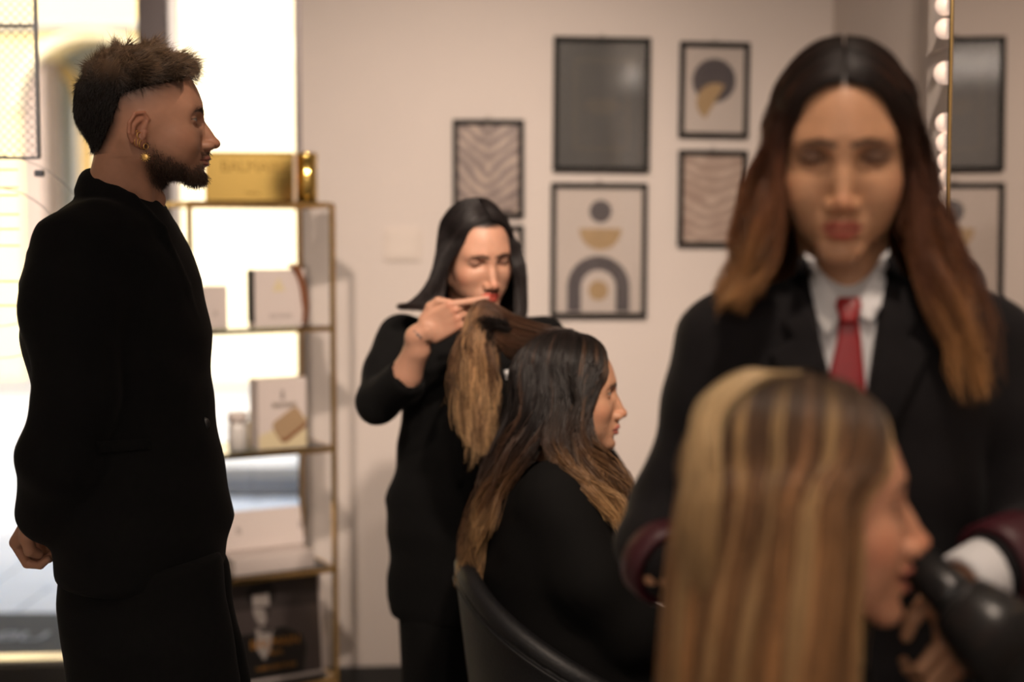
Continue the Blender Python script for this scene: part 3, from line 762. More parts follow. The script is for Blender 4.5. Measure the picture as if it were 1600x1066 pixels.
prt(t, 'printed_triangle', [(a0+.05, zb+h*.62), (a0+.09, zb+h*.62), (a0+.07, zb+h*.86)], M['cream'], b0)
z_ = zb+h
hb = thing('headband', rk(a1-.02, b0-.02, zb), 'curved brown leather headband resting against the pale carton', 'headband')
hp = [rk(rka(px, b0-.012, zb), b0-.012, zat(py, a1, b0-.012)) for px, py in ((452, 414), (462, 418), (470, 432), (475, 452), (477, 470), (478, 482), (476, 500), (475, 506))]
mb = MB(); sp_ = spline(hp, 20)
mb.tube(sp_, np.interp(np.linspace(0, 1, 20), [0, .2, .6, 1], [.006, .010, .010, .005]), 8).obj('band', M['brown'], hb, True)
t, a0, a1, zb, h, b0 = rbox('product_carton', 404, 480, 592, 2, .03, .07, 'tall pale carton printed with tan pouch and gold lettering', 'box', M['whitebox'])
prt(t, 'printed_shade', [(a0+.002, zb+.002), (a1-.002, zb+.002), (a1-.002, zb+h*.45), (a0+.002, zb+h*.2)], M['cream'], b0)
cx_, cz_ = (a0+a1)/2+.018, zb+h*.36; ca, sa = math.cos(.6), math.sin(.6)
def rr_(w_, h_, r_): return [(cx_+ca*x-sa*z, cz_+sa*x+ca*z) for x, z in [(w_-r_+r_*math.cos(a), h_-r_+r_*math.sin(a)) for a in np.linspace(0, math.pi/2, 5)]+[(-w_+r_-r_*math.sin(a), h_-r_+r_*math.cos(a)) for a in np.linspace(0, math.pi/2, 5)]+[(-w_+r_-r_*math.cos(a), -h_+r_-r_*math.sin(a)) for a in np.linspace(0, math.pi/2, 5)]+[(w_-r_+r_*math.sin(a), -h_+r_-r_*math.cos(a)) for a in np.linspace(0, math.pi/2, 5)]]
prt(t, 'printed_pouch_side', [(x+.004, z-.010) for x, z in rr_(.046, .03, .014)], M['brown'], b0, .0012)
prt(t, 'printed_pouch', rr_(.046, .03, .014), M['tan'], b0, .0020)
text('lettering', 'BALMAIN', .017, M['goldtext'], t, rk((a0+a1)/2+.005, b0-.003, zb+h*.60), RTK)
prt(t, 'printed_bottle', [((a0+a1)/2-.006, zb+h*.70), ((a0+a1)/2+.006, zb+h*.70), ((a0+a1)/2+.004, zb+h*.84), ((a0+a1)/2-.004, zb+h*.84)], M['greyink'], b0)
# jar and bottle
def bottle(name, pxc, b, k, prof, n, label, mat, capmat, capprof, rim=None):
    a = rka(pxc, b, SZ[k]); p = rk(a, b, SZ[k]+.0085)
    t = thing(name, p, label, 'bottle'); MB().lathe(p, prof, n).obj('bottle_body', mat, t, True); MB().lathe(p, capprof, n).obj('cap', capmat, t, True); return t
bottle('glass_jar', 372, .06, 2, [(.022, 0), (.027, .004), (.027, .072), (.022, .078), (.022, .084)], 24, 'clear pale cosmetic jar beside the cream bottle on rack', M['jar'], M['whitebox'], [(.023, .080), (.028, .081), (.028, .104), (.026, .107), (.001, .107)])
bottle('cream_bottle', 395, .11, 2, [(.014, 0), (.017, .003), (.017, .068), (.008, .078), (.008, .084)], 20, 'slim cream coloured bottle between jar and tall carton', M['cream'], M['cream'], [(.009, .080), (.011, .081), (.011, .098), (.001, .099)])
# open white gift box on the third shelf
zb = SZ[3]+.0085; b0 = .02; a0, a1 = rka(366, b0, zb), rka(492, b0, zb)
wb = thing('white_gift_box', rk((a0+a1)/2, .1, zb), 'open white gift box with raised lid on the lower glass shelf', 'box')
hh_ = zat(868, (a0+a1)/2, b0)-zb
MB().box(rk((a0+a1)/2, b0+.06, zb+hh_/2), ((a1-a0)/2, .06, hh_/2), RRK, .003).obj('box_base', M['whitebox'], wb)
lt = zat(797, (a0+a1)/2, b0+.13)
lid = [rk((a0+a1)/2, b0+.10, zb+hh_), rk((a0+a1)/2, b0+.135, lt)]
lv = nrm(lid[1]-lid[0]); lh = np.linalg.norm(lid[1]-lid[0]); ln = np.cross(RWv, lv)
RLD = np.stack([RWv, -ln, lv], 1)
ld = MB().box((lid[0]+lid[1])/2, ((a1-a0)/2+.006, .012, lh/2), RLD, .003).obj('lid', M['whitebox'], wb)
for q in (-.07, .12): text('lettering', 'B', .03, M['greyink'], ld, (lid[0]+lid[1])/2+ln*.0128+RWv*q-lv*.01, np.stack([RWv, lv, ln], 1))
# framed advertising poster on the bottom shelf
zb = SZ[4]+.0085; b0 = .03; a0, a1 = rka(352, b0, zb), rka(513, b0, zb); zt2 = zat(906, (a0+a1)/2, b0+.03)
po = thing('poster_stand', rk((a0+a1)/2, .06, zb), 'framed dark portrait poster with gold lettering on bottom of rack', 'poster')
hgt = zt2-zb; tl = .10; pv = nrm(np.array([0, 0, 1.])*math.cos(tl)+RDv*math.sin(tl)); pn = np.cross(RWv, pv); RP = np.stack([RWv, -pn, pv], 1)
pc = rk((a0+a1)/2, b0+.03, zb)+pv*hgt/2; hw = (a1-a0)/2
def pp(x, z, e): return pc+RWv*x+pv*z+pn*e
M['posterbg'] = pmat('poster_grey', (.085, .068, .066), .4, var=.3, scale=4, coat=.5); M['posterdark'] = pmat('poster_black', (.010, .009, .009), .4, coat=.5)
M['posterskin'] = pmat('poster_pale_skin', (.42, .38, .36), .4, var=.25, scale=14); M['postershade'] = pmat('poster_shade', (.045, .036, .035), .4); M['postergold'] = pmat('poster_gold', (.55, .26, .05), .35, .3)
MB().box(pc, (hw, .008, hgt/2), RP, .002).obj('panel', M['whitebox'], po)
def pf(nm, pts, mat, e): return MB().slab([pp(x, z, e) for x, z in pts], -pn*.0006).obj(nm, mat, po)
mg = .010
pf('poster_print', [(-hw+mg, -hgt/2+mg), (hw-mg, -hgt/2+mg), (hw-mg, hgt/2-mg*.2), (-hw+mg, hgt/2-mg*.2)], M['posterbg'], .0092)
pf('printed_band', [(-hw+mg, hgt*.22), (hw-mg, hgt*.20), (hw-mg, hgt/2-mg*.2), (-hw+mg, hgt/2-mg*.2)], M['postershade'], .0098)
fx = -.030
pf('printed_jacket', [(-hw+mg, -hgt/2+mg), (.085, -hgt/2+mg), (.10, -.06), (.085, -.025), (.03, .005), (fx, -.005), (-.09, -.005), (-hw+mg, -.04)], M['posterdark'], .0104)
pf('printed_shirt', [(fx-.02, .01), (fx+.03, .0), (fx+.02, -.055), (fx+.0, -.085), (fx-.022, -.05)], M['posterskin'], .0110)
pf('printed_hair', [(fx+.035*math.cos(a)*1.25, .105+.042*math.sin(a)) for a in np.linspace(0, 2*math.pi, 25)[:-1]], M['posterdark'], .0110)
pf('printed_face', [(fx-.028, .105), (fx+.022, .105), (fx+.024, .065), (fx+.016, .035), (fx+.002, .015), (fx-.012, .020), (fx-.026, .05)], M['posterskin'], .0116)
pf('printed_face_shade', [(fx+.004, .068), (fx+.024, .070), (fx+.022, .045), (fx+.012, .028), (fx+.010, .05)], M['postershade'], .0122)
pf('printed_brow', [(fx-.024, .072), (fx+.022, .069), (fx+.022, .064), (fx-.024, .067)], M['postershade'], .0124)
pf('printed_bow_tie', [(fx-.008, .006), (fx+.006, .000), (fx+.024, .008), (fx+.024, -.012), (fx+.006, -.004), (fx-.008, -.010)], M['posterdark'], .0124)
RPT = np.stack([RWv, pv, pn], 1)
for s_, sz_, z_ in (('BALMAIN', .036, -.048), ('PARIS', .018, -.072), ('HAIR COUTURE', .017, -.112)):
    text('lettering', s_, sz_, M['postergold'], po, pp(.004, z_, .0130), RPT, .0004)
# ------------------------------------------------------------------ salon chairs
def salon_chair(cx, cy, zback, label, group):
    t = thing('salon_chair', (cx, cy, 0), label, 'chair', group)
    n, m = 40, 9; th = .038
    def shell(off):
        V = []
        for i in range(n+1):
            a = math.radians(-128+256*i/n); u = abs(-128+256*i/n)/128.0
            top = zback-(.30*max(0, u-.12)**1.15)
            for j in range(m+1):
                v = j/m; z = .40+(top-.40)*v
                fl = .80+.20*v**.8
                V.append((cx-(.27-off)*fl*math.cos(a)*1.0+.02, cy+(.30-off)*fl*math.sin(a), z))
        return np.array(V)
    A_, B_ = shell(0), shell(th); k = m+1; N = len(A_); F = []
    for i in range(n):
        for j in range(m):
            q = [i*k+j, (i+1)*k+j, (i+1)*k+j+1, i*k+j+1]; F.append(q); F.append([N+x for x in q[::-1]])
        F.append([i*k+m, (i+1)*k+m, N+(i+1)*k+m, N+i*k+m]); F.append([i*k, N+i*k, N+(i+1)*k, (i+1)*k])
    for i in (0, n):
        for j in range(m):
            q = [i*k+j, i*k+j+1, N+i*k+j+1, N+i*k+j]; F.append(q if i == 0 else q[::-1])
    s_ = mesh_obj('back_shell', np.concatenate([A_, B_]), F, M['leather'], t)
    rim_ = (A_.reshape(n+1, k, 3)[:, m]+B_.reshape(n+1, k, 3)[:, m])/2
    MB().tube(rim_, th*.56, 10).obj('rolled_edge', M['leather'], t, True)
    seam = A_.reshape(n+1, k, 3)[:, m]+[0, 0, -.022]
    seam = seam+np.stack([-.002*np.cos(np.radians(-128+256*np.arange(n+1)/n)), .002*np.sin(np.radians(-128+256*np.arange(n+1)/n)), np.zeros(n+1)], 1)
    MB().tube(seam, .0022, 6).obj('piping', M['leather'], t, True)
    MB().box((cx+.03, cy, .42), (.25, .235, .05), None, .03).obj('seat', M['leather'], t, True)
    MB().lathe((cx, cy, 0), [(.001, 0), (.24, 0), (.24, .012), (.22, .02), (.045, .03), (.03, .05), (.03, .37), (.001, .37)], 32).obj('pedestal', M['steel'], t, True)
    return t
# ------------------------------------------------------------------ people: builders
class Head:
    def __init__(s, p, col, px, py, Y, yaw, pitch=0, roll=0, scale=1.0, neck=None, scalp=None):
        s.R = rotm(math.radians(yaw), math.radians(pitch), math.radians(roll)); s.o = W(px, py, Y); s.k = .001*scale; s.Wd = p.get('w', 1.0)
        if neck: p['neck'] = [(-26, 0, -62)]+[tuple(s.inv(q)) for q, r in neck]; p['neck_r'] = [p.get('nr0', 48)]+[r/s.k for q, r in neck]
        V, s.F, s.M = make_head(p); s.L = V
        s.C = paint(V, s.M, col)
        if scalp: s.C = mix3(s.C, scalp, s.scalp_mask())
        zs = p.get('zs', 1.0); V2 = V.copy(); z = V[:, 2]; V2[:, 2] = np.where(z < 0, np.maximum(z, -118)*zs+np.minimum(z+118, 0), z)
        s.V = s.w(V2)
    def scalp_mask(s):
        x, y, z = s.L.T
        return np.clip(sst(70, 82, z)*(x < 74)+sst(18, 4, x)*sst(-62, -46, z)*(np.abs(y) < 73*s.Wd), 0, 1)
    def w(s, q): return s.o+(np.asarray(q, float)*s.k)@s.R.T
    def inv(s, q): return ((np.asarray(q, float)-s.o)@s.R)/s.k
    def over(s, root, theta, side, off=8, n=6, drop=-.12, arch=0.0):
        """control points running over the skull from the parting (root angle in degrees, + is forward) to azimuth theta"""
        a = math.radians(root); u0 = nrm((math.sin(a), .05*side, math.cos(a))); t = math.radians(theta)
        u1 = nrm((math.cos(t), side*math.sin(t), drop)); om = math.acos(np.clip(u0@u1, -1, 1)); P = []
        for i in range(n):
            f = i/(n-1); u = (math.sin((1-f)*om)*u0+math.sin(f*om)*u1)/math.sin(om); u = nrm(u+arch*math.sin(math.pi*f)*np.array([-.30, side*.28, .42]))
            P.append(np.array([-8, 0, 26])+u*(np.array([98, 74*s.Wd, 87])+off))
        return [s.w(q) for q in P]
def joined(name, parts, mat, parent):
    V = []; F = []; C = []; n = 0
    for v, f, c in parts:
        V.append(v); F.append(np.asarray(f)+n); n += len(v)
        C.append(c if np.ndim(c) == 2 else np.tile(np.asarray(c, float), (len(v), 1)))
    return mesh_obj(name, np.concatenate(V), np.concatenate(F), mat, parent, np.concatenate(C))
def make_hand(R, o, left=False, curl=((20, 30, 20),)*4, spread=(6, 1, -4, -10), thumb=((45, 50, -10), (72, 60, -16), (94, 62, -18)), scale=1.0, arm=(), h=2.0, skin=(.5, .3, .2), nails=(.55, .33, .28)):
    """hand in its own frame: x to the fingertips, y to the thumb, z the back of the hand; R has those axes as columns"""
    R = np.asarray(R, float); k = .001*scale
    def loc(q):
        v = ((np.asarray(q, float)-np.asarray(o))@R)/k
        return v
    pa = [(loc(q), r/k) for q, r in arm]
    if left: pass
    lo = np.array([-50, -75, -90.]); hi = np.array([205, 95, 50.])
    for q, r in pa: lo = np.minimum(lo, q-r-6); hi = np.maximum(hi, q+r+6)
    f = Field(lo, hi, h)
    f.add(BOXP((50, 0, 0), (46, 39, 12), 11)); f.add(ELL((40, 26, -8), (34, 18, 15)), 10); f.add(ELL((40, -24, -7), (36, 16, 14)), 10)
    f.add(CAP((-30, 0, 0), (8, 0, 0), 24, 25), 22)
    if pa:
        f.chain([(-20, 0, 0)]+[q for q, r in pa], [25]+[r for q, r in pa], 14)
    mc = [(92, 27, 2), (96, 9, 4), (91, -10, 3), (82, -28, 0)]; ln = [(43, 25, 21), (48, 29, 22), (44, 27, 21), (33, 20, 18)]
    tips = []
    for i in range(4):
        p = np.array(mc[i], float); c = curl[i] if len(curl) > 1 else curl[0]; a = 0; g = Field.__new__(Field)
        pts = [np.array([mc[i][0]-30, mc[i][1]*.8, 0]), p]
        sp = math.radians(spread[i])
        for j in range(3):
            a += math.radians(c[j]); p = p+ln[i][j]*np.array([math.cos(a)*math.cos(sp), math.sin(sp)*math.cos(a), -math.sin(a)]); pts.append(p)
        rr = [9.5, 9.6, 8.6, 7.8, 6.6] if i < 3 else [8.5, 8.4, 7.4, 6.7, 5.8]
        for j in range(4): f.add(CAP(pts[j], pts[j+1], rr[j], rr[j+1]), 7 if j == 0 else 1.6)
        tips.append((pts[-1], a))
    tp = [np.array([22, 26, -6])]+[np.array(q, float) for q in thumb]; tr = [15, 12.5, 10.2, 8.0]
    for j in range(3): f.add(CAP(tp[j], tp[j+1], tr[j], tr[j+1]), 9 if j == 0 else 3)
    V, F = f.mesh()
    C = np.tile(np.asarray(skin, float), (len(V), 1))
    for q, a in tips:
        nd = np.array([math.sin(a), 0, math.cos(a)]); d = np.linalg.norm(V-(q+nd*6), axis=1); C = mix3(C, nails, sst(6.5, 5.0, d))
    for m in mc: C = mix3(C, np.array(skin)*[.98, .75, .7], .5*sst(16, 6, np.linalg.norm(V-(np.array(m)+[0, 0, 8]), axis=1)))
    if left: pass
    return np.asarray(o)+(V*k)@R.T, (F if np.linalg.det(R) > 0 else F[:, ::-1]), C
def torso_rows(rows):
    o = []
    for py, l, r, yc, hy in rows:
        a, b = W(l, py, yc), W(r, py, yc); o.append((a[2], (a[0]+b[0])/2, yc, (b[0]-a[0])/2, hy))
    return LOFT(o)
def fmesh(f, name, mat, parent):
    V, F = f.mesh(); o = mesh_obj(name, V, F, mat, parent); return o, BVHTree.FromPolygons([tuple(v) for v in V], [tuple(int(i) for i in q) for q in F])
def folds(sc=38, amp=.0035):
    return lambda x, y, z: amp*(np.sin(sc*(x*.6+z*.9)+3*np.sin(9*y+4*z))*np.sin(sc*.45*(z-x*.5)+2*np.sin(7*x)))
def hit_px(bv, px, py, yd):
    d = Vector(ray(px, py)).normalized(); h = bv.ray_cast(Vector(CAM), d)
    return (np.array(h[0]), np.array(h[1])) if h[0] is not None else (W(px, py, yd), np.array([0, -1., 0]))
def decal_px(poly, bv, yd, name, mat, parent, th=.004, off=.001, cuts=3):
    """a thin cloth piece lying on a surface; its outline is given in photo pixels"""
    bm = bmesh.new(); f = bm.faces.new([bm.verts.new((p[0], p[1], 0)) for p in poly]); bmesh.ops.triangulate(bm, faces=[f])
    for _ in range(cuts):
        bmesh.ops.subdivide_edges(bm, edges=[e for e in bm.edges if e.calc_length() > 14], cuts=1, use_grid_fill=True)
        bmesh.ops.triangulate(bm, faces=[q for q in bm.faces if len(q.verts) > 3])
    bm.verts.index_update(); P = [(v.co.x, v.co.y) for v in bm.verts]; T = [[v.index for v in q.verts] for q in bm.faces]
    bd = [(e.verts[0].index, e.verts[1].index) for e in bm.edges if e.is_boundary]; bm.free()
    A = []; B_ = []
    for x, y in P:
        h, n = hit_px(bv, x, y, yd); d = -nrm(h-CAM)
        A.append(h+d*off); B_.append(h+d*(off+th))
    N = len(P); F = [t[::-1] for t in T]+[[N+i for i in t] for t in T]+[[a, b, N+b, N+a] for a, b in bd]
    return mesh_obj(name, np.array(A+B_), F, mat, parent)
def hair_sheet(guides, n=22, rows=70):
    G = np.stack([spline(g, n) for g in guides]); S = np.stack([spline(G[:, j], rows) for j in range(n)], 1)
    return S
def lerp_rows(S, u):
    x = np.clip(u, 0, .9999)*(len(S)-1); i = x.astype(int); f = (x-i)[:, None, None]
    return S[i]*(1-f)+S[np.minimum(i+1, len(S)-1)]*f
def stops(t, st):
    return np.stack([np.interp(t, [a for a, c in st], [c[i] for a, c in st]) for i in range(3)], -1)
def hair(name, sheets, st, parent, N=3000, thick=.008, wave=0.0, freq=3.0, clumps=40, rad=.0007, var=.35, streak=None, streak_k=.3, under=True, tipjit=.25):
    Cs = []; Ks = []
    for S in sheets:
        n = S.shape[1]; u = RNG.random(N); c = lerp_rows(S, u); t = np.linspace(0, 1, n)[None, :]
        cl = np.floor(u*clumps).astype(int); ph = RNG.random(clumps+1)*6.28; dv = RNG.normal(size=(clumps+1, 2, 3))
        ja = RNG.normal(size=(N, 3)); ja /= np.linalg.norm(ja, axis=1, keepdims=True)
        c = c+ja[:, None, :]*(thick*RNG.random((N, 1, 1))**.6)*(.35+.65*t)[:, :, None]
        if wave:
            f_ = freq*(1+.25*RNG.normal(size=clumps+1))
            w_ = np.sin(6.28*f_[cl][:, None]*t+ph[cl][:, None]+.5*RNG.normal(size=(N, 1)))
            w2 = np.cos(6.28*f_[cl][:, None]*t*.8+ph[cl][:, None]*1.7)
            am = wave*sst(.25, .75, t)
            c = c+(am*w_)[:, :, None]*dv[cl, 0][:, None, :]+(am*w2)[:, :, None]*dv[cl, 1][:, None, :]*.6
        # uneven lengths
        L_ = 1-tipjit*RNG.random(N)**2; tt = np.linspace(0, 1, n)
        x = (L_[:, None]*tt[None, :])*(n-1); i = np.minimum(x.astype(int), n-2); f = (x-i)[:, :, None]
        ar = np.arange(N)[:, None]; c = c[ar, i]*(1-f)+c[ar, i+1]*f
        col = stops(np.broadcast_to(t*L_[:, None], (N, n)), st)
        col = col*np.exp(var*RNG.normal(size=(N, 1, 1))*.6+var*.5*RNG.normal(size=clumps+1)[cl][:, None, None])
        if streak is not None:
            m = (RNG.random(clumps+1)[cl] < streak_k)[:, None, None]*sst(.05, .35, t)[:, :, None]*(.4+.6*RNG.random((N, 1, 1)))
            col = col*(1-m)+np.asarray(streak)[None, None, :]*m
        Cs.append(c); Ks.append(col)
        if under:
            r_, n_ = S.shape[:2]; k = np.arange(r_-1)[:, None]*n_+np.arange(n_-1)[None, :]
            F = np.stack([k, k+1, k+n_+1, k+n_], 2).reshape(-1, 4)
            cu = stops(np.broadcast_to(t, (r_, n_)), st)
            mesh_obj('hair_underlayer', S.reshape(-1, 3), F, M['hair'], parent, cu.reshape(-1, 3))
    C = np.concatenate(Cs); n = C.shape[1]
    return strands(C, rad*np.interp(np.linspace(0, 1, n), [0, .7, 1], [1, .9, .3]), np.concatenate(Ks), name, M['hair'], parent)
def vnormals(V, F):
    nrmv = np.zeros_like(V); a = V[F[:, 1]]-V[F[:, 0]]; b = V[F[:, 2]]-V[F[:, 0]]; fn = np.cross(a, b)
    for j in range(4): np.add.at(nrmv, F[:, j], fn)
    return nrmv/(np.linalg.norm(nrmv, axis=1, keepdims=True)+1e-12)
def fur(V, F, mask, N, dirfn, length, rad, colfn, name, parent, n=6, curl=.3, bendfn=None):
    """short hairs rooted on the skin where mask > 0"""
    nrmv = vnormals(V, F)
    p = mask/mask.sum(); i = RNG.choice(len(V), N, p=p); P = V[i]+RNG.normal(size=(N, 3))*.0008; nn = nrmv[i]
    D = dirfn(i, P, nn); D /= np.linalg.norm(D, axis=1, keepdims=True)+1e-9
    L = length(i)*(.7+.6*RNG.random(N)); bend = RNG.normal(size=(N, 3))*curl+(0 if bendfn is None else bendfn(i, P, nn)); t = np.linspace(0, 1, n)
    Cn = P[:, None, :]-nn[:, None, :]*.001+D[:, None, :]*(L[:, None]*t)[:, :, None]+bend[:, None, :]*(L[:, None]*t*t)[:, :, None]
    return strands(Cn, rad*np.interp(t, [0, .6, 1], [1, .9, .35]), colfn(i, t), name, M['hair'], parent)
def shoe(o, ang, name, parent, mat):
    f = Field(np.array(o)-.22, np.array(o)+.22, .006); c, s = math.cos(ang), math.sin(ang); d = np.array([c, s, 0])
    f.add(CAP(o-d*.05+[0, 0, .04], o+d*.05+[0, 0, .038], .040, .042)); f.add(CAP(o+d*.05+[0, 0, .036], o+d*.15+[0, 0, .028], .040, .028), .03); f.add(CAP(o-d*.05+[0, 0, .04], o-d*.05+[0, 0, .12], .036, .040), .02)
    f.clip(PLANE((0, 0, .0), (0, 0, -1)))
    return fmesh(f, name, mat, parent)[0]
# ------------------------------------------------------------------ standing man in black suit
YA = 2.36
man = thing('person', W(215, 600, 2.37)*[1, 1, 0], 'bearded man in black suit and gold earrings, hands clasped behind back', 'person')
SKM = (.43, .22, .14)
ha = Head(dict(male=1, fine=1, eye_open=.55, w=1.0, jaw=1.05, nose=0, nose_z=2, lips=.9, smile=.25, brow=-1, nr0=56, chin_x=80, zs=.885),
          dict(skin=SKM, lips=(.30, .10, .08), brow=(.05, .03, .022), blush=.35, lash_k=.7), 226, 191, YA, 12, -2, 0, 1.0,
          neck=[(W(190, 335, 2.37), .061)])
x, y, z = ha.L.T; ay = np.abs(y)
# clipped sides and beard shadow
hl = np.interp(x, [-110, -70, -48, -30, 14, 62, 74], [-62, -50, -4, 40, 52, 62, 74])          # lower edge of the long hair
scalp = sst(-5, 8, z-hl)*(x < 80)*(z > -62)
fade = sst(-46, 0, z-hl)*(x < 66)*(z > -60)*(1-ha.M['ear'])*(z > np.interp(x, [-20, 20, 50, 66], [-60, 2, 22, 45]))
ha.C = mix3(ha.C, (.075, .040, .028), np.clip(fade*.85, 0, 1)); ha.C = mix3(ha.C, (.022, .014, .010), scalp*.95)
bl_ = np.interp(x, [-12, 10, 30, 55, 70, 84, 96], [-6, -30, -48, -62, -74, -66, -62])           # upper edge of the beard
beard = sst(5, -34, z-bl_)*(x > -8)*sst(-140, -126, z+np.clip(60-x, 0, 60)*.0)*sst(-14, 22, x-np.interp(z, [-130, -110, -20], [30, 2, -8]))*(1-ha.M['lips'])
stache = ((x > 72) & (z > -72) & (z < -58) & (ay < 27))*(1-ha.M['lips'])*sst(27, 20, ay)
beard = np.clip(beard*(1-((x > 86) & (ay < 14) & (z > -92) & (z < -78))*.7)+stache, 0, 1)
ha.C = mix3(ha.C, (.055, .030, .020), beard*np.interp(z, [-105, -70, -30], [.85, .7, .5]))
hv, hf, hc = ha.V, ha.F, ha.C
# jacket
f = Field(W(-20, 950, 2.6)-[.05, .65, .12], W(380, 240, 2.9)+[.12, .05, .05], .006)
MR = [(262, 131, 160, 2.37, .028), (280, 125, 190, 2.37, .050), (298, 119, 234, 2.37, .064), (312, 124, 250, 2.37, .070), (328, 105, 259, 2.37, .12), (350, 82, 270, 2.37, .185), (395, 58, 290, 2.37, .215), (440, 46, 308, 2.37, .215), (520, 46, 324, 2.37, .205), (590, 60, 326, 2.37, .195),
      (650, 66, 333, 2.37, .19), (700, 72, 341, 2.37, .195), (760, 80, 351, 2.37, .20), (815, 86, 359, 2.37, .205), (850, 92, 352, 2.37, .205), (893, 98, 346, 2.37, .205)]
f.add(torso_rows(MR))
armN = [W(120, 400, 2.21), W(110, 480, 2.17), W(120, 610, 2.16), W(96, 712, 2.18), W(78, 800, 2.26)]
armF = [W(140, 400, 2.54), W(120, 500, 2.58), W(115, 610, 2.58), W(95, 720, 2.52), W(80, 812, 2.44)]
f.chain(armN, [.070, .073, .062, .063, .054], .03, kin=.02); f.chain(armF, [.070, .070, .060, .060, .052], .03, kin=.02)
f.add(CAP(W(150, 366, 2.25), W(160, 366, 2.50), .055, .055), .04)
f.wrinkle(folds(42, .0028))
for s_ in (-1, 1):
    cl_ = [W(146, 282, 2.375), W(160, 288, 2.37+s_*.050), W(205, 314, 2.37+s_*.078), W(248, 362, 2.37+s_*.075), W(285, 452, 2.37+s_*.055), W(306, 520, 2.37+s_*.03)]
    f.chain(cl_, [.011, .011, .012, .014, .013, .008], .008, kin=.006)
jacket, jbv = fmesh(f, 'jacket', M['suit'], man)
mb = MB()
bp, bn_ = hit_px(jbv, 322, 662, 2.3); mb.lathe(bp+[-.004, -.001, 0], [(.001, -.003), (.010, -.003), (.011, 0), (.010, .003), (.001, .003)], 16, rotm(0, 0, math.pi/2)).obj('button', M['plastic'], jacket, True)
decal_px([(150, 690), (235, 684), (236, 702), (152, 709)], jbv, 2.2, 'pocket_flap', M['suit'], jacket, .003)
# T-shirt and trousers
f = Field(W(80, 620, 2.6)-[.1, .5, 0], W(330, 280, 2.8)+[.1, .05, .05], .007)
f.add(torso_rows([(318, 158, 250, 2.37, .066), (332, 130, 259, 2.37, .085), (350, 110, 268, 2.37, .12), (450, 80, 300, 2.37, .17), (600, 90, 310, 2.37, .17)]))
fmesh(f, 't_shirt', M['tee'], man)
f = Field(W(60, 1790, 2.37)-[.12, .32, .1], W(420, 850, 2.37)+[.15, .32, .03], .008)
f.add(torso_rows([(1715, 130, 330, 2.28, .085), (1400, 112, 360, 2.28, .095), (1066, 105, 375, 2.28, .105), (1000, 97, 362, 2.28, .11), (940, 92, 352, 2.29, .11), (865, 97, 345, 2.30, .12)]))
f.add(torso_rows([(1715, 150, 350, 2.46, .085), (1400, 135, 380, 2.46, .095), (1066, 120, 391, 2.46, .105), (1000, 108, 376, 2.46, .11), (940, 98, 364, 2.45, .11), (865, 99, 355, 2.44, .12)]), .03)
f.wrinkle(folds(30, .002)); fmesh(f, 'trousers', M['suit'], man)
for q, Yq in ((210, 2.28), (240, 2.46)):
    p = W(q, 1700, Yq); p[2] = 0; shoe(p, 0, 'shoe', man, M['leather'])
# hands clasped behind the back
wr = W(66, 786, 2.27); d = nrm(W(36, 840, 2.32)-wr); zd = nrm(np.cross(d, nrm([.2, 1., .35]))); zd = zd if zd[0] < 0 else -zd; yd_ = np.cross(zd, d)
h1 = make_hand(np.stack([d, yd_, zd], 1), wr, False, ((55, 70, 40), (60, 75, 40), (62, 75, 40), (65, 75, 40)), thumb=((40, 46, -14), (58, 50, -30), (66, 40, -44)), scale=.95, skin=SKM, h=2.2)
wl = W(100, 838, 2.42); d = nrm(W(45, 858, 2.30)-wl); zd = nrm([-.25, -.15, -1.0]); zd = nrm(zd-d*(zd@d)); yd_ = -np.cross(zd, d)
h2 = make_hand(np.stack([d, yd_, zd], 1), wl, True, ((40, 60, 40), (45, 65, 40), (48, 65, 40), (50, 65, 40)), thumb=((40, 46, -14), (60, 52, -24), (76, 44, -34)), scale=.95, skin=SKM, h=2.2)
f = Field(W(-20, 1720, 2.6)-[.05, .65, .12], W(380, 300, 2.9)+[.12, .05, .05], .014)
f.add(torso_rows([(r[0], r[1]+42, r[2]-40, r[3], r[4]*.66) for r in MR[1:]])); f.chain(armN, [.045, .045, .04, .035, .026], .03); f.chain(armF, [.045, .045, .04, .035, .026], .03)
for Yq, dx in ((2.29, 0), (2.45, 15)): f.chain([W(215+dx, 890, Yq), W(230+dx, 1300, Yq), W(230+dx, 1690, Yq)], [.075, .055, .04], .04)
bv_, bf_ = f.mesh()
joined('body', [(hv, hf, hc), h1, h2, (bv_, bf_, SKM)], M['skin'], man)
# hair: long swept top, clipped sides, beard
def mdir(i, P, nn):
    xx, zz = x[i], z[i]; top = sst(30, 90, zz)[:, None]; back = sst(20, -85, xx)[:, None]
    w1 = .35*np.sin(xx*.09+ay[i]*.05)[:, None]
    fl = np.array([1.0, .1, .0])[None]*top*(1-back)+np.array([-.25, 0, .25])[None]*back*top+np.array([-.25, 0, -1.0])[None]*back*(1-top)+np.array([.3, -.3, .2])[None]*w1*top
    s1 = np.stack([np.sin(xx*.13+zz*.07+1.3), np.sin(xx*.10-ay[i]*.12), np.sin(xx*.16+ay[i]*.09+zz*.05)], 1)
    return nn*(.36-.20*back)+fl+s1*.42*top+RNG.normal(size=P.shape)*.12
def mbend(i, P, nn):
    xx, zz = x[i], z[i]; s1 = np.stack([np.sin(xx*.21+zz*.1), np.cos(xx*.17+ay[i]*.15), np.sin(xx*.19-ay[i]*.2)], 1)
    return -nn*.30+s1*.45*sst(30, 90, zz)[:, None]
def mlen(i):
    return np.interp(x[i], [-110, -60, -10, 50, 80], [.010, .014, .020, .022, .023])*np.interp(z[i], [-50, 40, 80], [.75, .8, 1.0])
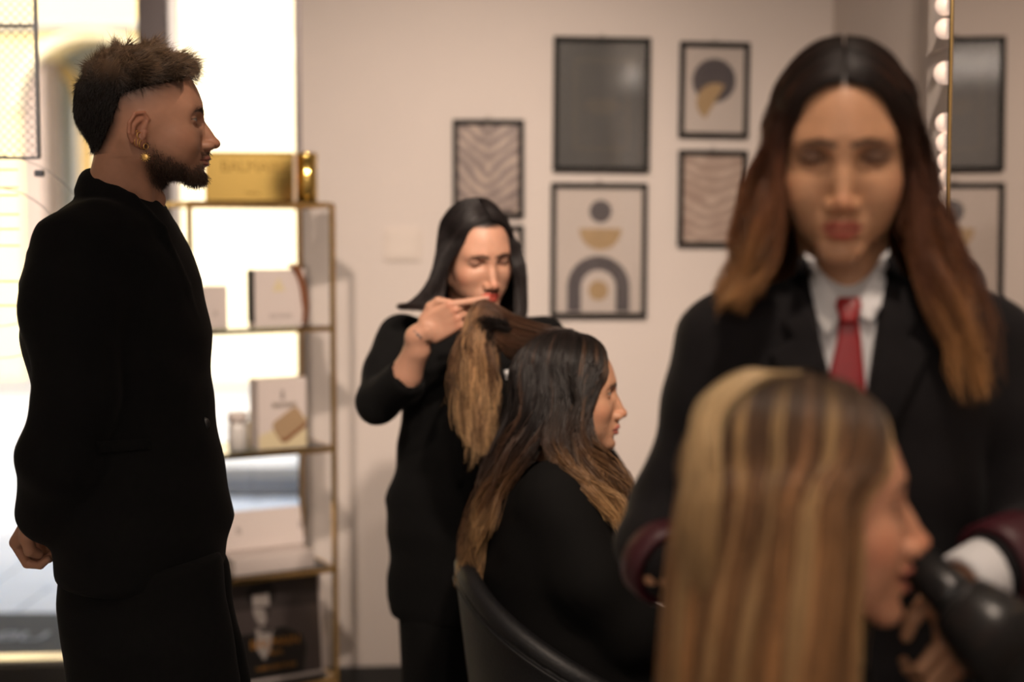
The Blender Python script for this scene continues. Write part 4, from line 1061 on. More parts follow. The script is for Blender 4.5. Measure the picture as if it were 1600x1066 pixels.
def mcol(i, t):
    k = sst(40, 98, z[i]+x[i]*.12)[:, None, None]; t = t[None, :, None]; b = np.array([.010, .007, .006]); l = np.array([.19, .12, .070])
    c = b+(l-b)*k*(.35+.65*t); return c*np.exp(.35*RNG.normal(size=(len(i), 1, 1)))
smk = sst(.15, .95, scalp)*(ay < 82)
lift = smk*(.004+.008*sst(20, 85, z)*sst(-105, -40, x))*(1+.22*np.sin(x*.16+ay*.05)*np.sin(ay*.11+x*.05))
CV = ha.V+vnormals(ha.V, ha.F)*lift[:, None]; kf = (smk[ha.F] > .05).all(1)
us = np.unique(ha.F[kf]); rm_ = np.zeros(len(CV), int); rm_[us] = np.arange(len(us))
kk = sst(40, 98, z+x*.12)[us][:, None]
mesh_obj('hair_cap', CV[us], rm_[ha.F[kf]], M['haircap'], man, np.array([.008, .006, .005])*(1-kk)+np.array([.085, .052, .031])*kk)
fur(CV, ha.F, sst(.3, .9, scalp)*(ay < 82), 20000, mdir, mlen, .00027, mcol, 'hair', man, 8, .20, mbend)
def bdir(i, P, nn): return nn*.35+np.array([.12, 0, -.9])[None]+RNG.normal(size=P.shape)*.3
fur(ha.V, ha.F, sst(.25, .9, beard)*(y < 60), 5200, bdir, lambda i: np.interp(z[i], [-115, -80, -30], [.009, .006, .0025]), .00026, lambda i, t: np.array([.055, .030, .019])[None, None]*np.exp(.35*RNG.normal(size=(len(i), len(t), 1))), 'beard', man, 4, .3)
fur(ha.V, ha.F, ha.M['brow'], 900, lambda i, P, nn: nn*.35+np.stack([-.5+0*P[:, 0], np.sign(y[i])*.6, .25+0*P[:, 0]], 1)+RNG.normal(size=P.shape)*.15, lambda i: .007+0*z[i], .00022, lambda i, t: np.tile(np.array([.03, .018, .012]), (len(i), len(t), 1)), 'eyebrows', man, 4, .2)
# earrings on the near ear
def hoop(c, r, tr, ang, name='ear_hoop'):
    ca, sa = math.cos(ang), math.sin(ang)
    MB().tube([c+r*(np.array([ca, sa, 0])*math.cos(q)+np.array([0, 0, 1.])*math.sin(q)) for q in np.linspace(0, 2*math.pi, 25)[:-1]], tr, 7, True).obj(name, M['jewel'], man, True)
YE = W(222, 230, YA)[1]-.080
for q in ((213, 209), (216, 212)): hoop(W(q[0]+2, q[1], YE), .0052, .0009, 1.0)
for q in ((214, 222), (219, 223), (222, 226)): hoop(W(q[0], q[1], YE-.001), .0068, .0006, 1.2)
hoop(W(228, 229, YE-.002), .0045, .0007, .9)
pc_ = W(227, 245.5, YE-.004)
mb = MB().lathe(pc_, [(.001, -.001), (.0044, -.001), (.0044, .001), (.001, .0016)], 20, rotm(0, 0, math.pi/2))
for k in range(12):
    a = k*2*math.pi/12; v = np.array([math.cos(a), 0, math.sin(a)]); mb.tube([pc_+v*.0042, pc_+v*.0078], [.0010, .0005], 6)
mb.obj('sun_pendant', M['jewel'], man)
# ------------------------------------------------------------------ dark-haired stylist holding up a lock of hair
st1 = thing('person', W(735, 900, 3.22)*[1, 1, 0], 'stylist with straight black hair and red lipstick lifting a lock of hair', 'person')
SKB = (.52, .28, .19)
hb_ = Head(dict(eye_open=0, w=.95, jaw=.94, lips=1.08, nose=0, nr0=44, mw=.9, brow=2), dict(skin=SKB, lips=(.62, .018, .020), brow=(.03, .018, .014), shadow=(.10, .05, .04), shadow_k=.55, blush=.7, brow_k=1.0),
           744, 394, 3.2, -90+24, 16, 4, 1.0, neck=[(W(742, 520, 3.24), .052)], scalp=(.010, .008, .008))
f = Field(W(540, 985, 3.4)-[.02, .62, 0], W(930, 470, 3.5)+[0, .02, .04], .0065)
BR = [(488, 702, 792, 3.23, .055), (500, 650, 842, 3.23, .075), (525, 614, 864, 3.23, .092), (570, 616, 866, 3.22, .105), (640, 629, 852, 3.22, .112), (730, 616, 850, 3.22, .118), (780, 603, 852, 3.22, .122), (850, 607, 855, 3.22, .125), (930, 604, 850, 3.22, .125), (962, 614, 842, 3.22, .118)]
f.add(torso_rows(BR))
aR = [W(630, 527, 3.22), W(606, 585, 3.15), W(590, 630, 3.08), W(632, 592, 3.00)]; aL = [W(848, 530, 3.22), W(880, 600, 3.18), W(905, 670, 3.10), W(890, 625, 3.02)]
f.chain(aR, [.056, .055, .046, .044], .03, kin=.02); f.chain(aL, [.056, .055, .046, .040], .03, kin=.02)
f.wrinkle(folds(40, .003)); f.sub(CAP(W(638, 584, 2.985), W(655, 555, 2.96), .034, .05), .004)
j1, jb1 = fmesh(f, 'jacket', M['suit'], st1)
decal_px([(752, 492), (768, 492), (735, 620), (722, 760), (712, 760), (722, 610)], jb1, 3.1, 'lapel', M['suit'], j1, .006)
decal_px([(772, 492), (790, 494), (808, 560), (770, 640), (752, 760), (742, 760), (760, 630)], jb1, 3.1, 'lapel', M['suit'], j1, .006)
M['badge'] = pmat('white_badge_print', (.75, .75, .75), .5)
for pl in ([(788, 579), (795, 578), (797, 585), (790, 588)], [(797, 580), (802, 578), (803, 586), (799, 587)], [(790, 590), (801, 589), (801, 592), (791, 593)]):
    decal_px(pl, jb1, 3.1, 'badge_print', M['badge'], j1, .001, .009)
f = Field(W(580, 1400, 3.22)-[.08, .2, .05], W(880, 930, 3.22)+[.08, .2, 0], .008)
f.add(torso_rows([(1362, 640, 725, 3.20, .075), (1150, 632, 735, 3.20, .085), (950, 622, 742, 3.21, .10)])); f.add(torso_rows([(1362, 745, 830, 3.22, .075), (1150, 738, 840, 3.22, .085), (950, 730, 846, 3.22, .10)]), .02)
fmesh(f, 'trousers', M['suit'], st1)
for q in (682, 787):
    p = W(q, 1370, 3.20); p[2] = 0; shoe(p, -math.pi/2, 'shoe', st1, M['leather'])
wr = W(664, 518, 2.95); d = nrm(W(714, 490, 2.93)-wr); yv = nrm(np.array([-.35, -.1, .93])); yv = nrm(yv-d*(yv@d)); zv = np.cross(d, yv)
h1 = make_hand(np.stack([d, yv, zv], 1), wr, False, ((10, 6, 4), (58, 78, 40), (64, 80, 40), (70, 80, 40)), (-22, -10, -6, -6), ((42, 44, -4), (68, 48, -2), (90, 34, 2)), .86, arm=[(W(652, 545, 2.97), .026), (W(634, 586, 3.0), .033), (W(600, 628, 3.08), .038)], skin=SKB, nails=(.55, .25, .2))
v, ff, c = h1
tk = CAP(W(646, 519, 2.93), W(655, 528, 2.925), .004, .004)[0](*v.T); c = mix3(c, (.10, .085, .085), sst(.012, .006, tk)*(v[:, 1] < 2.955)*.0)
h1 = (v, ff, c)
wl = W(889, 622, 3.015); d = nrm(W(872, 570, 2.97)-wl); yv = nrm([-.9, -.3, .2]); yv = nrm(yv-d*(yv@d)); zv = -np.cross(d, yv)
h2 = make_hand(np.stack([d, yv, zv], 1), wl, True, ((40, 50, 30),)*4, scale=.86, skin=SKB, h=3)
f = Field(W(540, 1370, 3.4)-[.02, .62, .05], W(930, 470, 3.5)+[0, .02, .04], .014)
f.add(torso_rows([(r[0]+6, r[1]+22, r[2]-22, r[3], r[4]*.66) for r in BR[1:]])); f.chain(aR, [.035]*4, .03); f.chain(aL, [.035]*4, .03)
for q in (682, 787): f.chain([W(q, 940, 3.21), W(q, 1360, 3.21)], [.06, .035], .04)
bv_, bf_ = f.mesh()
bo = joined('body', [(hb_.V, hb_.F, hb_.C), h1, h2, (bv_, bf_, SKB)], M['skin'], st1)
hbv = BVHTree.FromPolygons([tuple(q) for q in h1[0]], [tuple(int(i) for i in q) for q in h1[1]])
M['tattoo'] = pmat('wrist_tattoo_ink', (.16, .12, .11), .6)
decal_px([(645, 518), (649, 516), (660, 528), (657, 531)], hbv, 2.95, 'wrist_tattoo', M['tattoo'], st1, .0004, .0003)
# straight bob, centre parting
SH = []
for sd, F3 in ((-1, {52: [(702, 410, 3.12), (694, 455, 3.12), (688, 492, 3.10)], 75: [(690, 400, 3.13), (672, 450, 3.12), (640, 478, 3.12), (622, 479, 3.11)], 110: [(688, 410, 3.22), (672, 460, 3.22), (655, 485, 3.22)], 172: [(735, 420, 3.31), (730, 470, 3.32), (725, 490, 3.32)]}),
               (1, {50: [(803, 410, 3.12), (808, 450, 3.12), (806, 494, 3.10)], 75: [(813, 400, 3.16), (816, 450, 3.15), (818, 496, 3.14)], 110: [(812, 410, 3.25), (816, 460, 3.25), (815, 490, 3.25)], 172: [(765, 420, 3.31), (768, 470, 3.32), (770, 490, 3.32)]})):
    G = []
    for th, fl in sorted(F3.items()):
        G.append(hb_.over(np.interp(th, [50, 172], [46, -55]), th, sd, 7, arch=.35*(th < 60))[:-1]+[W(*q) for q in fl])
    SH.append(hair_sheet(G))
hair('hair', SH, [(0, (.012, .009, .009)), (.7, (.011, .008, .008)), (1, (.018, .010, .008))], st1, 1800, .008, rad=.0008, var=.3, tipjit=.06)
# ------------------------------------------------------------------ seated client in profile, hair being lifted
YC = 2.82
ch1 = salon_chair(W(905, 900, YC)[0], YC, W(740, 884, YC)[2], 'black leather tub salon chair under the long-haired brunette client', 'salon chairs')
c1 = thing('person', [W(905, 900, YC)[0], YC, .47], 'seated client in black cape, long brown hair with golden ends', 'person')
SKC = (.54, .285, .175)
hc_ = Head(dict(eye_open=.75, w=.96, jaw=.95, lips=1.05, nose=-2, nose_z=1, mouth_open=1.0, nr0=45), dict(skin=SKC, lips=(.36, .10, .085), brow=(.035, .02, .014), blush=.5),
           887, 612, 2.81, 0, 0, 0, 1.0, neck=[(W(862, 735, YC), .055)], scalp=(.014, .009, .008))
f = Field((W(700, 880, YC)[0], 2.44, .36), (W(1300, 880, YC)[0], 3.20, W(800, 700, YC)[2]+.03), .0075)
CR = [(712, 812, 880, YC, .060), (722, 797, 892, YC, .095), (738, 786, 908, YC, .150), (770, 772, 930, YC, .195), (830, 757, 965, YC, .215), (880, 748, 990, YC, .225), (960, 752, 1035, YC, .235), (1040, 760, 1080, YC, .24), (1120, 770, 1110, YC, .24), (1150, 775, 1110, YC, .235)]
f.add(torso_rows(CR))
aC = [W(868, 778, 2.66), W(925, 905, 2.60), W(985, 985, 2.62), W(1105, 1010, 2.70)]; aC2 = [W(868, 778, 2.98), W(925, 905, 3.03), W(985, 985, 3.0), W(1105, 1010, 2.93)]
for a in (aC, aC2): f.chain(a, [.070, .062, .060, .045], .05, kin=.04)
for s_ in (-1, 1): f.chain([W(880, 1110, YC+s_*.09), W(1200, 1090, YC+s_*.10)], [.095, .085], .06)
f.wrinkle(folds(30, .004)); f.clip(PLANE((0, 0, .473), (0, 0, -1)), .02)
cp1, cb1 = fmesh(f, 'cape', M['cape'], c1)
# chain at the nape
cpts = spline([hit_px(cb1, *q, 2.7)[0]+[0, -.006, .004] for q in ((818, 712), (806, 722), (794, 734), (785, 748))], 15)
for i in range(14):
    c = (cpts[i]+cpts[i+1])/2; t_ = nrm(cpts[i+1]-cpts[i]); u_ = nrm(np.cross(t_, [0, 1, 0] if i % 2 else [.3, .2, 1])); r_ = np.linalg.norm(cpts[i+1]-cpts[i])*.72
    MB().tube([c+r_*math.cos(a)*t_+r_*.62*math.sin(a)*u_ for a in np.linspace(0, 2*math.pi, 13)[:-1]], .0013, 6, True).obj('chain_link', M['gold'], c1, True)
f = Field((W(700, 880, YC)[0], 2.44, .40), (W(1300, 880, YC)[0], 3.20, W(800, 700, YC)[2]+.03), .014)
f.add(torso_rows([(r[0]+5, r[1]+24, r[2]-26, r[3], r[4]*.66) for r in CR[1:]])); f.chain(aC, [.04]*4, .04); f.chain(aC2, [.04]*4, .04)
for s_ in (-1, 1): f.chain([W(880, 1110, YC+s_*.09), W(1190, 1090, YC+s_*.10)], [.06, .05], .04)
bv_, bf_ = f.mesh(); ok_ = None
hd = []
for s_, Yh in ((False, 2.70), (True, 2.93)):
    wq = W(1100, 1012, Yh); dq = nrm([1, 0, -.25]); zq = nrm([.25, 0, 1]); yq = np.cross(zq, dq)*(1 if not s_ else -1)
    hd.append(make_hand(np.stack([dq, yq, zq], 1), wq, s_, ((15, 20, 15),)*4, scale=.86, skin=SKC, h=3))
legs = []
f = Field((W(1100, 1090, YC)[0], 2.60, -.02), (W(1300, 1090, YC)[0]+.1, 3.05, .62), .01)
for s_ in (-1, 1): f.chain([W(1190, 1090, YC+s_*.10), [W(1190, 1090, YC)[0]+.02, YC+s_*.10, .10]], [.07, .05], .03)
fmesh(f, 'trousers', M['suit'], c1)
for s_ in (-1, 1): shoe(np.array([W(1190, 1090, YC)[0]+.03, YC+s_*.10, 0]), 0, 'shoe', c1, M['leather'])
joined('body', [(hc_.V, hc_.F, hc_.C), hd[0], hd[1], (bv_, bf_, SKC)], M['skin'], c1)
def sheet_from(H, sd, F3, rt=(46, -55), rng=(46, 175), off=8, drop=-.12, arch=0.0):
    return hair_sheet([H.over(np.interp(th, rng, rt), th, sd, off, drop=drop, arch=arch*(th < 62))[:-1]+[W(*q) for q in fl] for th, fl in sorted(F3.items())])
SH = [sheet_from(hc_, -1, {52: [(922, 620, 2.74), (918, 680, 2.71), (942, 735, 2.67), (982, 800, 2.65), (992, 842, 2.65)],
                           70: [(905, 640, 2.72), (903, 690, 2.69), (925, 745, 2.645), (962, 795, 2.63), (985, 835, 2.63)],
                           105: [(868, 640, 2.71), (860, 690, 2.67), (885, 728, 2.635), (930, 770, 2.62), (965, 812, 2.62)]}),
      sheet_from(hc_, -1, {106: [(862, 640, 2.71), (838, 690, 2.69), (812, 730, 2.69), (785, 780, 2.70), (768, 820, 2.70)],
                           135: [(820, 640, 2.74), (792, 700, 2.75), (768, 760, 2.74), (748, 820, 2.74), (740, 880, 2.74)],
                           175: [(795, 650, 2.82), (768, 720, 2.80), (748, 790, 2.79), (736, 880, 2.78), (738, 955, 2.78)]}),
      sheet_from(hc_, 1, {52: [(925, 620, 2.88), (945, 680, 2.90), (965, 740, 2.92), (990, 800, 2.94), (1000, 830, 2.94)],
                          105: [(880, 640, 2.92), (880, 700, 2.95), (920, 750, 2.98), (960, 800, 2.98), (990, 830, 2.98)],
                          175: [(800, 650, 2.84), (775, 720, 2.85), (755, 790, 2.86), (742, 870, 2.86), (740, 930, 2.86)]})]
OMB = [(0, (.010, .007, .006)), (.62, (.012, .008, .007)), (.74, (.035, .017, .010)), (.86, (.16, .08, .036)), (1, (.46, .27, .12))]
hair('hair', SH[1:], OMB, c1, 2300, .009, .013, 2.6, 36, .0008, .4, (.07, .035, .02), .18, tipjit=.3)
hair('front_hair', SH[:1], [(0, (.010, .007, .006)), (.55, (.013, .009, .007)), (.68, (.045, .022, .012)), (.82, (.26, .14, .06)), (1, (.62, .38, .17))], c1, 2400, .010, .013, 2.6, 30, .0008, .4, (.09, .045, .022), .15, tipjit=.3)
LK = hair_sheet([[hc_.w((10, 10, 118)), W(850, 512, 2.82), W(800, 497, 2.88), W(762, 476, 2.905), W(741, 488, 2.90), W(722, 540, 2.89), W(715, 600, 2.89), W(722, 668, 2.89)],
                 [hc_.w((-30, -10, 116)), W(835, 524, 2.82), W(795, 512, 2.88), W(758, 490, 2.90), W(746, 500, 2.895), W(742, 560, 2.88), W(740, 630, 2.88), W(742, 700, 2.88)],
                 [hc_.w((-60, -20, 100)), W(815, 545, 2.82), W(785, 530, 2.88), W(758, 503, 2.90), W(751, 512, 2.895), W(755, 565, 2.88), W(757, 640, 2.88), W(752, 705, 2.88)],
                 [hc_.w((-80, 0, 80)), W(802, 560, 2.83), W(782, 540, 2.89), W(762, 510, 2.91), W(757, 520, 2.905), W(766, 575, 2.90), W(766, 640, 2.90), W(760, 680, 2.90)]])
hair('lifted_lock', [LK], [(0, (.016, .010, .009)), (.3, (.07, .036, .02)), (.5, (.15, .075, .038)), (.7, (.40, .23, .11)), (1, (.55, .35, .18))], c1, 3600, .017, .010, 3.0, 40, .0007, .5, (.10, .045, .025), .35, tipjit=.5, under=False)
# loose fly-away hairs along the lifted lock
fw = hair_sheet([[W(790, 500, 2.86), W(745, 500, 2.88), W(708, 560, 2.88), W(705, 620, 2.88), W(700, 640, 2.88)], [W(800, 520, 2.86), W(770, 520, 2.88), W(790, 600, 2.87), W(800, 660, 2.87), W(790, 730, 2.87)]])
hair('loose_strands', [fw], OMB[1:], c1, 120, .02, .012, 3, 20, .0004, .3, under=False, tipjit=.6)
# ------------------------------------------------------------------ foreground stylist with red tie
YD = 1.66
sd1 = thing('person', W(1325, 900, YD)*[1, 1, 0], 'stylist with long auburn hair, charcoal suit and red tie, looking down', 'person')
SKD = (.58, .31, .175)
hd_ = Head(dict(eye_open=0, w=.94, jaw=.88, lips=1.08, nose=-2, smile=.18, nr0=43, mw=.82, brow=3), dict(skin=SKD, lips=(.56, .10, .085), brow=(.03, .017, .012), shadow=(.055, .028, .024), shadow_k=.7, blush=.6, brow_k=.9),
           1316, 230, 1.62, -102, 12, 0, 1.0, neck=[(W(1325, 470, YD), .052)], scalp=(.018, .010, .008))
f = Field((W(960, 900, 1.5)[0], 1.36, .78), (.66, 1.86, W(1300, 395, YD)[2]), .0065)
DR = [(420, 1265, 1392, YD, .062), (440, 1238, 1418, YD, .075), (462, 1165, 1492, YD, .088), (500, 1105, 1552, YD, .10), (560, 1092, 1562, YD, .112), (640, 1105, 1550, YD, .12), (800, 1130, 1530, YD, .12), (1000, 1120, 1540, YD, .125), (1120, 1115, 1545, YD, .125)]
f.add(torso_rows(DR))
dR = [W(1122, 540, YD), W(1104, 640, YD), W(1046, 800, 1.66), W(1022, 852, 1.62), W(1042, 884, 1.575)]; dL = [W(1545, 535, YD), W(1572, 650, YD), W(1622, 830, 1.64), W(1615, 862, 1.56), W(1560, 884, 1.51)]
f.chain(dR, [.052, .050, .046, .042, .040], .03, kin=.02); f.chain(dL, [.054, .052, .050, .046, .042], .03, kin=.02)
f.add(CAP(W(1150, 492, YD), W(1505, 490, YD), .030, .030), .04)
f.wrinkle(folds(36, .003))
pa_, pb_, pc2 = W(1250, 390, 1.56), W(1396, 390, 1.56), W(1330, 730, 1.56)
def vcut(x, y, z):
    d = np.full(np.broadcast(x, y, z).shape, -1e3)
    for p, q in ((pa_, pb_), (pb_, pc2), (pc2, pa_)):
        e = np.array([q[0]-p[0], q[2]-p[2]]); nrm_ = np.array([-e[1], e[0]])/np.linalg.norm(e)
        d = np.maximum(d, (x-p[0])*nrm_[0]+(z-p[2])*nrm_[1])
    return np.maximum(d, y-(YD-.01))
f.sub((vcut, np.array([pa_[0], 1.3, pc2[2]]), np.array([pb_[0], YD, pa_[2]])), .003)
jd, jdb = fmesh(f, 'jacket', M['suit2'], sd1)
# shirt
f = Field(W(1130, 800, YD)-[0, .2, 0], W(1520, 380, YD)+[0, .2, .02], .006)
f.add(torso_rows([(405, 1276, 1378, YD-.012, .052), (430, 1262, 1388, YD-.01, .058), (455, 1230, 1420, YD, .072), (500, 1160, 1490, YD, .088), (600, 1150, 1500, YD, .102), (780, 1160, 1490, YD, .106)]))
f.sub(CAP(W(1325, 400, 1.60), W(1325, 462, 1.575), .040, .012), .006)
shd, shb = fmesh(f, 'shirt', M['shirt'], sd1)
Vall = [tuple(v.co+Vector(BASE(sd1))) for o in (jd, shd) for v in o.data.vertices]; off_ = len(jd.data.vertices)
Fall = [tuple(p.vertices) for p in jd.data.polygons]+[tuple(i+off_ for i in p.vertices) for p in shd.data.polygons]
dbv = BVHTree.FromPolygons(Vall, Fall)
decal_px([(1257, 396), (1272, 404), (1300, 448), (1323, 474), (1310, 500), (1291, 528), (1278, 500), (1266, 450)], dbv, 1.57, 'collar_leaf', M['shirt'], shd, .004, .006)
decal_px([(1389, 390), (1376, 402), (1350, 446), (1327, 474), (1345, 496), (1361, 505), (1376, 480), (1384, 440)], dbv, 1.57, 'collar_leaf', M['shirt'], shd, .004, .006)
tie = decal_px([(1312, 488), (1340, 488), (1346, 530), (1356, 640), (1340, 720), (1300, 720), (1292, 600), (1308, 530)], shb, 1.56, 'tie', M['tie'], sd1, .006, .004)
decal_px([(1310, 464), (1342, 464), (1347, 476), (1338, 504), (1315, 504), (1305, 476)], shb, 1.56, 'tie_knot', M['tie'], tie, .012, .006)
for pl in ([(1250, 400), (1262, 404), (1282, 530), (1300, 600), (1330, 735), (1322, 750), (1250, 640), (1202, 552), (1240, 528), (1222, 500), (1238, 440)],
           [(1392, 396), (1384, 404), (1376, 520), (1356, 600), (1330, 735), (1340, 750), (1410, 640), (1455, 548), (1418, 524), (1436, 494), (1410, 430)]):
    decal_px(pl, dbv, 1.56, 'lapel', M['suit2'], jd, .006, .003, 4)
# turned-back burgundy cuffs and white shirt cuffs
def cuff(a, b, r0, r1, nm, mat, par):
    a = np.array(a); b = np.array(b); dd = nrm(b-a); L_ = np.linalg.norm(b-a)
    Rz = np.array(Vector((0, 0, 1)).rotation_difference(Vector(dd)).to_matrix())
    return MB().lathe(a, [(r0, 0), (r0+.004, .004), (r1+.004, L_-.004), (r1, L_), (r1-.006, L_), (r0-.006, .001)], 28, Rz).obj(nm, mat, par, True)
cuff(W(1022, 868, 1.595), W(1048, 890, 1.565), .043, .043, 'cuff', M['burg'], jd); cuff(W(1046, 888, 1.567), W(1058, 897, 1.555), .027, .026, 'shirt_cuff', M['shirt'], shd)
cuff(W(1604, 866, 1.535), W(1548, 890, 1.505), .047, .047, 'cuff', M['burg'], jd); cuff(W(1552, 889, 1.507), W(1500, 914, 1.480), .033, .030, 'shirt_cuff', M['shirt'], shd)
wr = W(1060, 898, 1.552); d = nrm(W(1140, 905, 1.53)-wr); yv = nrm([.1, .3, .95]); yv = nrm(yv-d*(yv@d)); zv = np.cross(d, yv)
h1 = make_hand(np.stack([d, yv, zv], 1), wr, False, ((25, 30, 20),)*4, scale=.80, skin=SKD, h=3)
wl = W(1508, 922, 1.485); d = nrm(W(1492, 1080, 1.40)-wl); yv = nrm([-.75, -.15, .55]); yv = nrm(yv-d*(yv@d)); zv = -np.cross(d, yv)
h2 = make_hand(np.stack([d, yv, zv], 1), wl, True, ((45, 60, 40), (50, 62, 40), (55, 62, 40), (58, 62, 40)), scale=.84, skin=SKD, thumb=((42, 46, -14), (64, 52, -30), (78, 44, -46)))
f = Field((W(960, 900, 1.5)[0], 1.36, -.02), (.66, 1.86, W(1300, 395, YD)[2]), .014)
f.add(torso_rows([(r[0]+6, r[1]+40, r[2]-40, r[3], r[4]*.62) for r in DR[1:]])); f.chain(dR, [.03]*5, .03); f.chain(dL, [.03]*5, .03)
zh = W(1325, 1100, YD)[2]; xh = W(1325, 1100, YD)[0]
for s_ in (-.09, .09): f.chain([(xh+s_, YD, zh), (xh+s_, YD, .07)], [.06, .035], .04)
bv_, bf_ = f.mesh()
joined('body', [(hd_.V, hd_.F, hd_.C), h1, h2, (bv_, bf_, SKD)], M['skin'], sd1)
f = Field((xh-.26, YD-.2, .02), (xh+.26, YD+.2, zh+.12), .009)
for s_ in (-.09, .09): f.add(LOFT([(.03, xh+s_, YD, .085, .10), (.5, xh+s_, YD, .09, .105), (zh+.08, xh+s_*.8, YD, .11, .12)]), .02)
fmesh(f, 'trousers', M['suit2'], sd1)
for s_ in (-.09, .09): shoe(np.array([xh+s_, YD-.02, 0]), -math.pi/2, 'shoe', sd1, M['leather'])
SH = [sheet_from(hd_, -1, {54: [(1218, 262, 1.57), (1212, 340, 1.565), (1194, 410, 1.555), (1162, 462, 1.55)], 75: [(1208, 250, 1.60), (1186, 340, 1.59), (1150, 420, 1.58), (1132, 468, 1.58)],
                           110: [(1215, 260, 1.68), (1195, 340, 1.70), (1165, 420, 1.72), (1150, 470, 1.74)], 172: [(1300, 260, 1.74), (1295, 350, 1.76), (1290, 450, 1.78)]}, (52, -55), (54, 172), arch=.20),
      sheet_from(hd_, 1, {54: [(1420, 262, 1.57), (1428, 345, 1.565), (1446, 430, 1.55), (1482, 510, 1.53), (1528, 600, 1.52)], 75: [(1438, 250, 1.60), (1452, 340, 1.59), (1476, 420, 1.57), (1515, 510, 1.54), (1542, 610, 1.52)],
                          110: [(1432, 260, 1.68), (1440, 340, 1.70), (1460, 420, 1.72), (1475, 470, 1.74)], 172: [(1340, 260, 1.74), (1345, 350, 1.76), (1350, 450, 1.78)]}, (52, -55), (54, 172), arch=.20)]
AUB = [(0, (.012, .007, .005)), (.4, (.020, .009, .006)), (.6, (.075, .024, .010)), (.8, (.20, .075, .026)), (1, (.48, .24, .085))]
hair('hair', SH, AUB, sd1, 2300, .009, .010, 2.4, 34, .0007, .35, (.12, .04, .016), .25, tipjit=.25)
# hair dryer
n0, n1 = W(1426, 872, 1.43), W(1640, 1078, 1.33); ax = nrm(n1-n0); L_ = np.linalg.norm(n1-n0)
dr = thing('hair_dryer', n0+ax*.1, 'black hair dryer with nozzle held beside blonde client face', 'hair dryer')
RA = np.array(Vector((0, 0, 1)).rotation_difference(Vector(ax)).to_matrix())
MB().lathe(n0, [(.012, .004), (.017, 0), (.020, .0), (.024, .05), (.026, .062)], 28, RA).obj('nozzle', M['plastic'], dr, True)
MB().lathe(n0, [(.026, .060), (.036, .070), (.044, .10), (.050, .15), (.050, L_-.03), (.042, L_-.008), (.010, L_)], 32, RA).obj('barrel', M['plastic'], dr, True)
MB().lathe(n0+ax*(.064), [(.030, -.002), (.0335, 0), (.0335, .004), (.030, .006)], 28, RA).obj('ring', M['plastic'], dr, True)
hp0, hp1 = n0+ax*.12, W(1478, 1200, 1.36)
MB().tube(spline([hp0, (hp0*.5+hp1*.5)+[-.004, 0, 0], hp1], 10), .019, 14).obj('handle', M['plastic'], dr, True)
MB().tube(spline([hp1, hp1+[.03, .0, -.12], hp1+[.12, .02, -.30]], 14), .004, 8).obj('cord', M['plastic'], dr, True)
# ------------------------------------------------------------------ blonde client in the foreground
YF = 1.38; xe = W(1200, 900, YF)[0]
ch2 = salon_chair(xe, YF, .93, 'black leather tub salon chair under the laughing blonde client', 'salon chairs')
c2 = thing('person', [xe, YF, .47], 'laughing blonde client with long straight highlighted hair, in black cape', 'person')
SKE = (.66, .32, .19)
he = Head(dict(eye_open=.25, w=.97, jaw=.96, lips=.95, nose=0, smile=1.0, mouth_open=5.5, nr0=45), dict(skin=SKE, lips=(.42, .12, .09), brow=(.12, .07, .04), blush=.8),
          1252, 780, YF, -3, -2, 0, 1.03, neck=[(W(1232, 1040, YF), .054)], scalp=(.13, .085, .05))
f = Field((xe-.30, 1.06, .36), (xe+.62, 1.70, W(1200, 985, YF)[2]), .0075)
zt_ = W(1200, 1000, YF)[2]
ER = [(zt_, xe+.02, YF, .055, .06), (zt_-.03, xe+.015, YF, .085, .13), (zt_-.08, xe+.01, YF, .11, .19), (zt_-.18, xe+.005, YF, .13, .21), (zt_-.35, xe+.02, YF, .16, .225), (.47, xe+.05, YF, .2, .23)]
f.add(LOFT(ER))
aE = [[np.array([xe+.03, YF+s_*.165, zt_-.10]), np.array([xe+.10, YF+s_*.21, zt_-.30]), np.array([xe+.32, YF+s_*.11, .62])] for s_ in (-1, 1)]
for a in aE: f.chain(a, [.065, .058, .045], .05, kin=.04)
for s_ in (-1, 1): f.chain([(xe+.05, YF+s_*.09, .56), (xe+.42, YF+s_*.10, .565)], [.09, .08], .06)
f.wrinkle(folds(30, .004)); f.clip(PLANE((0, 0, .473), (0, 0, -1)), .02); fmesh(f, 'cape', M['cape'], c2)
f = Field((xe-.25, 1.1, -.02), (xe+.60, 1.68, W(1200, 985, YF)[2]), .014)
f.add(LOFT([(r[0]-.01, r[1], r[2], r[3]*.7, r[4]*.7) for r in ER]))
for a in aE: f.chain(a, [.04]*3, .04)
for s_ in (-1, 1): f.chain([(xe+.05, YF+s_*.09, .56), (xe+.40, YF+s_*.10, .56), (xe+.44, YF+s_*.10, .10)], [.06, .05, .04], .04)
bv_, bf_ = f.mesh(); hd = []
for s_, Yh in ((False, -1), (True, 1)):
    wq = aE[0 if Yh < 0 else 1][2]; dq = nrm([1, -Yh*.3, -.1]); zq = nrm([.1, 0, 1]); yq = np.cross(zq, dq)*(1 if not s_ else -1)
    hd.append(make_hand(np.stack([dq, yq, zq], 1), wq, s_, ((15, 20, 15),)*4, scale=.86, skin=SKE, h=3.5))
joined('body', [(he.V, he.F, he.C), hd[0], hd[1], (bv_, bf_, SKE)], M['skin'], c2)
f = Field((xe+.3, 1.16, -.02), (xe+.6, 1.62, .62), .01)
for s_ in (-1, 1): f.chain([(xe+.42, YF+s_*.10, .54), (xe+.44, YF+s_*.10, .10)], [.07, .05], .03)
fmesh(f, 'trousers', M['suit'], c2)
for s_ in (-1, 1): shoe(np.array([xe+.45, YF+s_*.10, 0]), 0, 'shoe', c2, M['leather'])
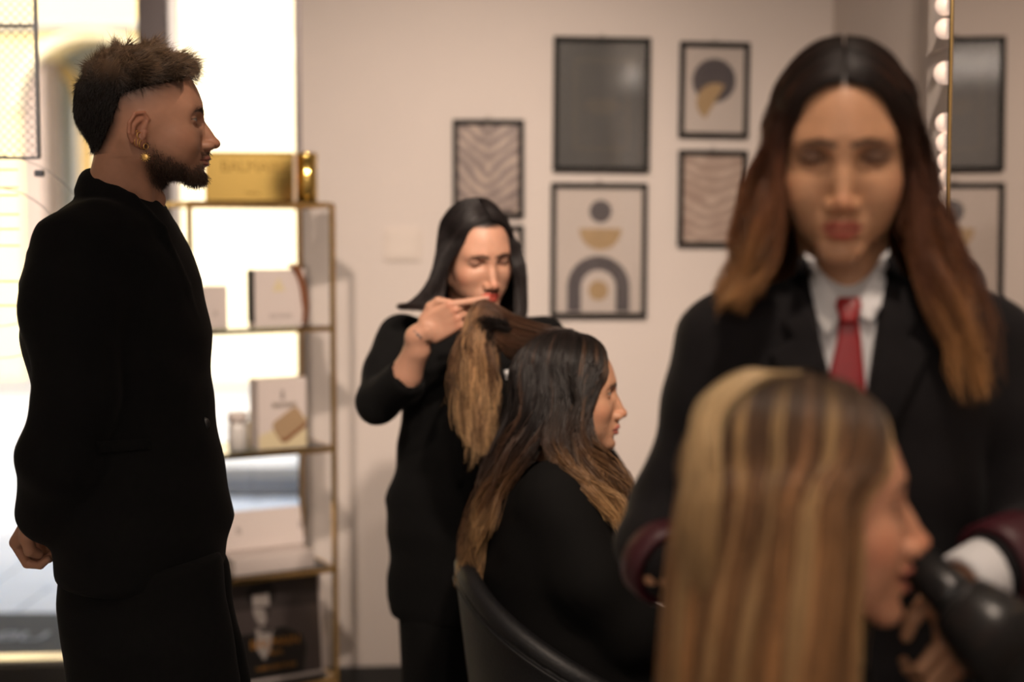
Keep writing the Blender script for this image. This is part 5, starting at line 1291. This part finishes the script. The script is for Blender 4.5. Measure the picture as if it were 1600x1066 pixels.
MB().lathe(W(1279, 915, 1.27), [(.0005, -.004), (.003, -.003), (.004, 0), (.003, .003), (.0005, .004)], 12).obj('ear_stud', pmat('teal_stone', (.10, .24, .22), .2), c2, True)
SH = [sheet_from(he, -1, {50: [(1345, 790, 1.31), (1342, 860, 1.305), (1335, 960, 1.30), (1338, 1080, 1.29), (1325, 1220, 1.28)], 75: [(1290, 780, 1.28), (1282, 870, 1.27), (1270, 970, 1.255), (1258, 1090, 1.24), (1250, 1240, 1.23)],
                          110: [(1185, 780, 1.285), (1170, 870, 1.275), (1150, 970, 1.26), (1135, 1090, 1.25), (1130, 1240, 1.24)], 140: [(1115, 770, 1.32), (1098, 870, 1.31), (1085, 970, 1.30), (1075, 1090, 1.29), (1068, 1240, 1.29)],
                          175: [(1066, 760, 1.38), (1050, 860, 1.37), (1042, 960, 1.36), (1034, 1080, 1.35), (1030, 1240, 1.34)]}, (44, -58), (50, 175), 8),
      sheet_from(he, 1, {50: [(1350, 790, 1.46), (1362, 860, 1.465), (1350, 960, 1.47), (1340, 1100, 1.49)], 100: [(1210, 780, 1.475), (1200, 870, 1.48), (1190, 970, 1.49), (1180, 1100, 1.50)],
                         175: [(1072, 760, 1.40), (1058, 860, 1.41), (1050, 960, 1.42), (1045, 1100, 1.43)]}, (44, -58), (50, 175), 8)]
BLO = [(0, (.055, .036, .024)), (.2, (.09, .054, .032)), (.45, (.20, .10, .046)), (.7, (.31, .155, .062)), (1, (.36, .18, .072))]
hair('hair', SH, BLO, c2, 2600, .010, .003, 1.3, 30, .0008, .55, (.66, .43, .20), .28, tipjit=.1)
LK = hair_sheet([[he.w((-20, -6, 118)), he.w((-55, -16, 122)), he.w((-95, -26, 95)), W(1085, 740, 1.33), W(1072, 830, 1.32), W(1075, 930, 1.31)],
                 [he.w((0, -10, 120)), he.w((-40, -30, 118)), he.w((-80, -50, 85)), W(1118, 750, 1.30), W(1112, 840, 1.285), W(1120, 940, 1.28)]])
hair('swept_lock', [LK], [(0, (.40, .28, .15)), (.3, (.66, .48, .26)), (.7, (.50, .32, .15)), (1, (.42, .26, .12))], c2, 900, .010, .002, 1.0, 14, .0008, .25, under=False, tipjit=.3)
